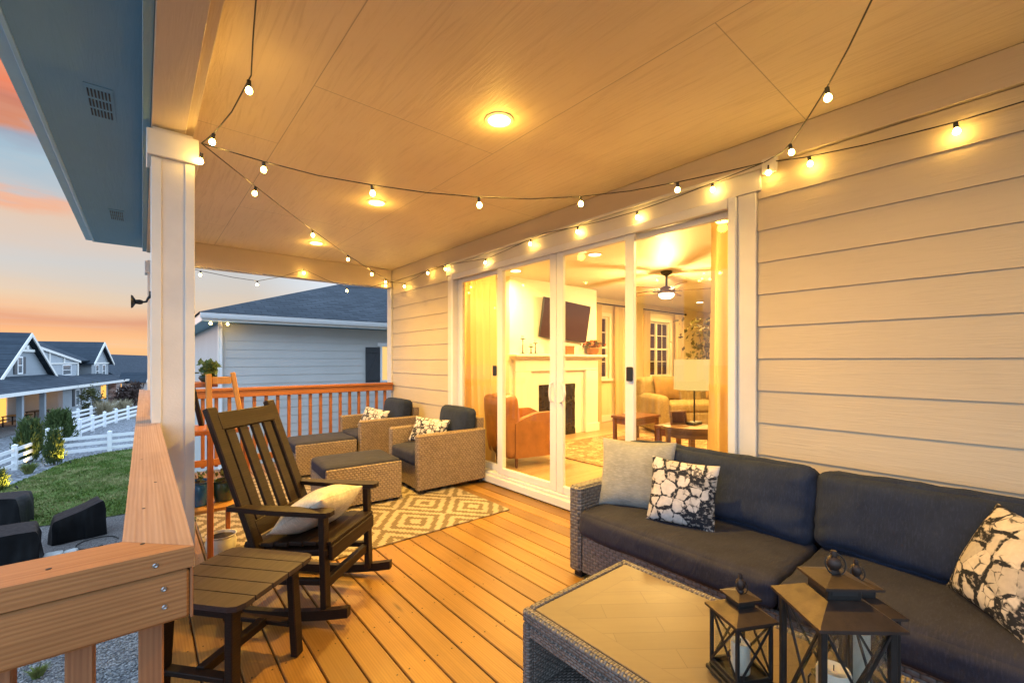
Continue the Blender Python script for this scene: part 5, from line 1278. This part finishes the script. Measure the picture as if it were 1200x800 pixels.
# ------------------------------------------------------------------ shrubs
def shrub(name, label, loc, h, w, mat, n, leaf, shape='cone', trunk=True, grp='evergreen shrubs by the fence'):
    t_ = thing(name, label, 'shrub', loc, group=grp)
    if mat == 'conif':
        b = MB()
        for i in range(int(n * .55)):
            a = random.uniform(0, 6.28); f = random.random() ** .7; z0 = h * random.uniform(.0, .62)
            r0 = w * .5 * random.uniform(.05, .62) * (1 - .6 * z0 / h); L = h * random.uniform(.18, .42); sp = w * random.uniform(.05, .24)
            z1 = min(h * random.uniform(.9, 1.05), z0 + L)
            b0 = Vector((r0 * math.cos(a), r0 * math.sin(a), z0)); tp = Vector(((r0 + sp) * math.cos(a) * (1 - .45 * (z1 / h) ** 2), (r0 + sp) * math.sin(a) * (1 - .45 * (z1 / h) ** 2), z1))
            d = tp - b0
            for k in range(5):
                c = b0 + d * (k / 5); q = leaf * .16; rx, ry = random.gauss(0, q * 2), random.gauss(0, q * 2); aa = random.uniform(0, 6.28); wx, wy = q * math.cos(aa), q * math.sin(aa)
                e = c + d * .3 + Vector((rx, ry, 0)); m_ = c + d * .15 + Vector((rx * .4, ry * .4, 0))
                b.add([c, m_ + Vector((wx, wy, 0)), e, m_ - Vector((wx, wy, 0))], [(0, 1, 2, 3)])
        b.build('foliage', mat, t_)
        part('trunk', 'bark', t_, lambda b: b.tube([(0, 0, 0), (.02, .01, h * .4), (0, 0, h * .7)], [.05, .035, .01], 7))
        return t_
    pts = []
    clumps = []
    for i in range(max(8, n // 60)):
        f = random.random() ** .8; z = h * (.06 + .9 * f)
        r = w / 2 * ((1 - f * .85) if shape == 'cone' else math.sqrt(max(.05, 1 - (2 * f - .9) ** 2)))
        a = random.uniform(0, 6.28); rr = r * random.uniform(.35, 1.0); clumps.append((rr * math.cos(a), rr * math.sin(a), z, w * random.uniform(.07, .15)))
    for i in range(n):
        c = random.choice(clumps); pts.append((c[0] + random.gauss(0, c[3]), c[1] + random.gauss(0, c[3]), max(.03, c[2] + random.gauss(0, c[3] * 1.3))))
    part('foliage', mat, t_, lambda b: b.leaves(pts, leaf))
    if trunk: part('trunk', 'bark', t_, lambda b: b.tube([(0, 0, 0), (.02, .01, h * .5), (0, 0, h * .85)], [.05, .035, .01], 7))
    return t_
shrub('juniper', 'broad dark juniper left behind the nearest fence post', (-4.10, 30.9, G), 2.15, 1.5, 'conif', 1500, .2)
shrub('juniper', 'rounded dark juniper behind the corner of the white fence', (-3.72, 36.9, G), 2.1, 1.9, 'conif', 1700, .22)
shrub('juniper', 'narrow upright juniper on the lawn edge lit yellow from below', (-3.12, 29.1, G), 1.75, .9, 'conif', 1000, .16)
shrub('juniper', 'low shrub at the left edge of the yard lit yellow from below', (-4.05, 24.6, G), .9, .75, 'conif', 700, .12)
shrub('juniper', 'dark juniper at the far left edge behind the fence', (-6.1, 31.5, G), 1.5, 1.2, 'conif', 900, .16)
shrub('bush', 'leafy bush beside the window of the gabled grey house', (-3.25, 51.5, G), 2.3, 1.6, 'shrub', 1100, .2, 'round', grp='bushes by the far houses')
shrub('bush', 'dark red bush before the orange lit patio', (-1.15, 56.5, G), 2.1, 1.9, 'darkshrub', 1100, .25, 'round', grp='bushes by the far houses')
shrub('bush', 'dark bush right of the dark red bush by the lit patio', (-.4, 58.0, G), 2.6, 1.8, 'darkshrub', 800, .25, 'round', grp='bushes by the far houses')
def grassclump(label, loc, h, w, mat, n=260):
    t_ = MB()
    for i in range(n):
        a = random.uniform(0, 6.28); r = w * .18 * random.random(); b0 = (loc[0] + r * math.cos(a), loc[1] + r * math.sin(a), loc[2])
        L = h * random.uniform(.6, 1.1); s_ = w * .5 * random.random(); tp = (b0[0] + s_ * math.cos(a), b0[1] + s_ * math.sin(a), loc[2] + L)
        md = (b0[0] * .6 + tp[0] * .4, b0[1] * .6 + tp[1] * .4, loc[2] + L * .62); q = .012 * h + .004
        t_.add([(b0[0] - q, b0[1], b0[2]), (b0[0] + q, b0[1], b0[2]), (md[0] + q, md[1], md[2]), tp, (md[0] - q, md[1], md[2])], [(0, 1, 2, 3, 4)])
    tag(t_.build('grass_clump', mat), label, 'plant', 'ornamental grasses')
grassclump('pale dry ornamental grass clump left of its twin by the far fence', (-2.45, 50.2, G), 1.5, 1.7, 'drygrass'); grassclump('pale dry ornamental grass clump nearer the lit patio', (-1.35, 51.8, G), 1.4, 1.6, 'drygrass')
grassclump('short green grass clump in the gravel by the nearest fence', (-3.72, 27.6, G), .45, .7, 'blade'); grassclump('small green tuft in the gravel seen through the near balusters', (-1.22, 9.75, G + .01), .16, .3, 'blade', 160)
def ground_light(label, x, y, tx, ty, tz, e):
    t_ = thing('landscape_light', label, 'garden light', (x, y, G), group='garden uplights')
    part('stake', 'dark', t_, lambda b: b.tube([(0, 0, 0), (0, 0, .09)], .012, 8)); d = Vector((tx - x, ty - y, tz - .1)).normalized()
    part('lamp_head', 'dark', t_, lambda b: b.tube([(0, 0, .09), tuple(Vector((0, 0, .09)) + d * .08)], [.025, .035], 12))
    q = d.to_track_quat('-Z', 'Y').to_euler()
    lamp('uplight', 'SPOT', tuple(Vector((0, 0, .1)) + d * .1), e, (1, .62, .10), t_, q, spot_size=R(100), spot_blend=.8, shadow_soft_size=.03)
ground_light('small uplight at the foot of the narrow juniper', -2.55, 28.75, -2.95, 29.0, .9, 320)
ground_light('small uplight at the foot of the low left shrub', -3.55, 24.3, -3.95, 24.6, .6, 260)
ground_light('small uplight at the foot of the broad juniper', -4.0, 29.6, -4.3, 30.2, .8, 150)

# ------------------------------------------------------------------ covered patio furniture, rocks
def cover(label, loc, pts_fn, nx=44, ny=30):
    b = MB(); vs = []; fs = []
    for i in range(nx + 1):
        for j in range(ny + 1): vs.append(pts_fn(i / nx, j / ny))
    b.add(vs, [(i * (ny + 1) + j, (i + 1) * (ny + 1) + j, (i + 1) * (ny + 1) + j + 1, i * (ny + 1) + j + 1) for i in range(nx) for j in range(ny)], True)
    o = b.build('furniture_cover', 'cover', None, loc); tag(o, label, 'furniture cover', 'black covers over patio furniture'); return o
def drape(W, D, hl, hr, flare=.06, seed=0, ridge=0.0):
    # superellipse-like drape: u around X, v across profile
    def f(u, v):
        a = (v * 2 - 1); x = (u * 2 - 1)
        # profile: sides vertical up to height h then flat top
        h = hl + (hr - hl) * u
        t_ = min(1, max(0, (1 - abs(a)) / .6)); top = 1 if t_ >= 1 else (1 - (1 - t_) ** 2.4)
        ex = min(1, max(0, (1 - abs(x)) / .22)); ex = 1 - (1 - ex) ** 2.4
        z = h * min(top, ex)
        sq = (1 if abs(a) > .45 else abs(a) / .45 * .9)
        X = x / max(.88, abs(x)) * W / 2 if abs(x) > .88 else x / .88 * W / 2 * .97
        Yy = math.copysign(sq, a) * D / 2
        k = 1 - z / max(h, .01)
        X *= 1 + flare * k; Yy *= 1 + flare * k
        n1 = noise.noise(Vector((X * 3 + seed, Yy * 3, z * 1.4))) * .06 + noise.noise(Vector((X * 8 + seed, Yy * 8, z * 1.6))) * .035 * (.35 + k)
        return (X + n1, Yy + n1 * .8, max(0, z - .012 * math.sin(X * 6 + seed) * (z > .1)))
    return f
c1 = cover('black covered lounge chair with a sloping top at the lawn edge', (-1.36, 16.85, G + .01), drape(1.02, .75, .55, .98, .05, 1)); c1.rotation_euler = (0, 0, R(8))
c2 = cover('black covered patio chair farthest left on the lawn edge', (-3.1, 19.3, G + .01), drape(1.0, .9, .9, .85, .05, 4)); c2.rotation_euler = (0, 0, R(-10))
c3 = cover('black covered patio chair nearest the near railing at the left frame edge', (-2.55, 15.25, G + .01), drape(1.35, 1.0, .98, .86, .05, 8)); c3.rotation_euler = (0, 0, R(5))
b = MB(); b.box((-1.86, 16.40, G + .05), (-1.66, 16.415, G + .11)); 
def rock(label, loc, sx, sy, sz, seed):
    b = MB(); b.cushion((-sx, -sy, -sz), (sx, sy, sz), min(sx, sy, sz) * .8, (0, 0, .01), 6, seed, sz * .4); tag(b.build('rock', 'rock', None, (loc[0], loc[1], G + sz * .7)), label, 'rock', 'pale rocks on the patio')
rock('rounded pale rock beside the flat one on the patio', (-1.66, 15.4, 0), .17, .14, .08, 1); rock('flat pale rock right of the rounded one on the patio', (-1.38, 15.5, 0), .13, .10, .05, 5)
hs = MB(); hs.tube([(-.95 + .45 * math.cos(a * .35) * (1 - a * .02), 15.9 + .5 * math.sin(a * .35) * (1 - a * .02), G + .02) for a in range(16)], .011, 6); tag(hs.build('garden_hose', 'dark'), 'thin dark hose curled on the patio beside the covered lounge chair', 'hose')

# ------------------------------------------------------------------ sky, sun, camera
wd = bpy.data.worlds.new('World'); sc.world = wd; wd.use_nodes = True
nt = wd.node_tree; nt.nodes.clear()
class W_(NT):
    def __init__(s): s.t = nt; s.out = s.n('ShaderNodeOutputWorld')
w = W_()
tc = w.n('ShaderNodeTexCoord'); dv = tc.outputs['Generated']; o = w.sep(dv)
dot = w.n('ShaderNodeVectorMath', operation='DOT_PRODUCT'); w.l(dv, dot.inputs[0]); dot.inputs[1].default_value = (-.30, .95, 0)
side = w.mrange(dot.outputs['Value'], .35, .88)
el = o[2]
wob = w.noise(w.comb(w.math('MULTIPLY', o[0], 2.2), w.math('MULTIPLY', o[1], 2.2), w.math('MULTIPLY', el, 9.0)), 1.6, 5, .55, .4)
wel = w.math('ADD', el, w.math('MULTIPLY', w.math('SUBTRACT', wob, .5), w.mrange(el, .02, .3, .03, .13)))
glow = w.ramp(w.math('DIVIDE', wel, .62), [(0.0000, (0.95, 0.52, 0.23)), (0.0387, (0.93, 0.56, 0.29)), (0.0710, (0.90, 0.48, 0.25)), (0.1071, (0.72, 0.35, 0.23)), (0.1355, (0.84, 0.53, 0.34)), (0.1678, (0.776, 0.604, 0.445)), (0.2129, (0.672, 0.61, 0.546)), (0.2581, (0.61, 0.617, 0.617)), (0.3581, (0.761, 0.578, 0.456)), (0.3806, (0.888, 0.456, 0.296)), (0.4032, (0.515, 0.565, 0.61)), (0.4597, (0.376, 0.539, 0.658)), (0.5081, (0.352, 0.402, 0.503)), (0.5403, (0.68, 0.262, 0.15)), (0.5887, (0.61, 0.223, 0.15)), (0.6452, (0.871, 0.231, 0.112)), (0.6935, (0.839, 0.305, 0.175)), (0.7419, (0.402, 0.456, 0.546)), (.85, (.9, 1.35, 2.0)), (1, (1.2, 1.75, 2.6))])
cool = w.ramp(w.mrange(el, -.05, .9), [(0, (.8, 1.0, 1.2)), (.1, (1.6, 2.1, 2.7)), (.4, (1.7, 2.4, 3.3)), (1, (1.4, 2.0, 2.9))])
base = w.mix(side, cool, glow)
zc_ = w.math('ADD', w.math('MAXIMUM', el, 0.0), .16)
cv = w.comb(w.math('DIVIDE', o[0], zc_), w.math('DIVIDE', o[1], zc_), 0.0)
mp = w.n('ShaderNodeMapping'); mp.inputs['Scale'].default_value = (.38, 1.55, 1); mp.inputs['Rotation'].default_value = (0, 0, R(12)); mp.inputs['Location'].default_value = (3.1, .35, 0); w.l(cv, mp.inputs[0])
cn = w.noise(mp.outputs[0], 1.25, 6, .52, .6)
mask = w.mrange(cn, .50, .66)
cloudc = w.ramp(w.mrange(el, 0, .6), [(0, (.95, .50, .22)), (.12, (.78, .36, .18)), (.3, (.86, .50, .34)), (.55, (.86, .36, .17)), (.8, (.70, .30, .18)), (1, (.40, .28, .28))])
cloudc = w.mix(side, (2.0, 2.5, 3.2), cloudc)
skyc = w.mix(w.math('MULTIPLY', mask, w.mrange(side, .3, 1.0, .7, .05)), base, cloudc)
cn2 = w.noise(mp.outputs[0], 3.2, 5, .55, .3)
skyc = w.mix(w.math('MULTIPLY', w.mrange(cn2, .52, .7), .15), skyc, (.66, .62, .62))
st_ = w.n('ShaderNodeTexSky', sky_type='NISHITA'); st_.sun_disc = False; st_.sun_elevation = R(2); st_.sun_rotation = math.atan2(-.30, .95)
bg1 = w.n('ShaderNodeBackground'); w.l(skyc, bg1.inputs[0]); bg1.inputs[1].default_value = .92
bg2 = w.n('ShaderNodeBackground'); w.l(st_.outputs[0], bg2.inputs[0]); bg2.inputs[1].default_value = .006
ad = w.n('ShaderNodeAddShader'); w.l(bg1.outputs[0], ad.inputs[0]); w.l(bg2.outputs[0], ad.inputs[1]); w.l(ad.outputs[0], w.out.inputs[0])
sdir = Vector((-.30, .95, .07)).normalized()
lamp('sun', 'SUN', (0, 0, 20), .25, (1, .6, .4), None, (-sdir).to_track_quat('-Z', 'Y').to_euler(), angle=R(10))

cd = bpy.data.cameras.new('camera'); cam = bpy.data.objects.new('camera', cd); col.objects.link(cam)
cd.sensor_width = 36; cd.lens = 36 * 513 / 1200; cd.shift_y = 22 / 1200; cd.clip_start = .02; cd.clip_end = 1500
cam.location = (0, 0, 1.43); cam.rotation_euler = (R(90), 0, -math.atan2(433, 513)); sc.camera = cam
vs = sc.view_settings; vs.view_transform = 'Standard'; vs.look = 'None'; vs.exposure = .1; vs.gamma = 1; vs.use_curve_mapping = False
sc.cycles.use_denoising = True; sc.cycles.denoiser = 'OPENIMAGEDENOISE'
sc.cycles.max_bounces = 8; sc.cycles.diffuse_bounces = 4; sc.cycles.glossy_bounces = 3; sc.cycles.transparent_max_bounces = 16; sc.cycles.transmission_bounces = 4
sc.cycles.caustics_reflective = False; sc.cycles.caustics_refractive = False; sc.cycles.sample_clamp_indirect = 6; sc.cycles.use_light_tree = True
for o_ in list(bpy.data.objects):
    if '_w' in o_: del o_['_w']
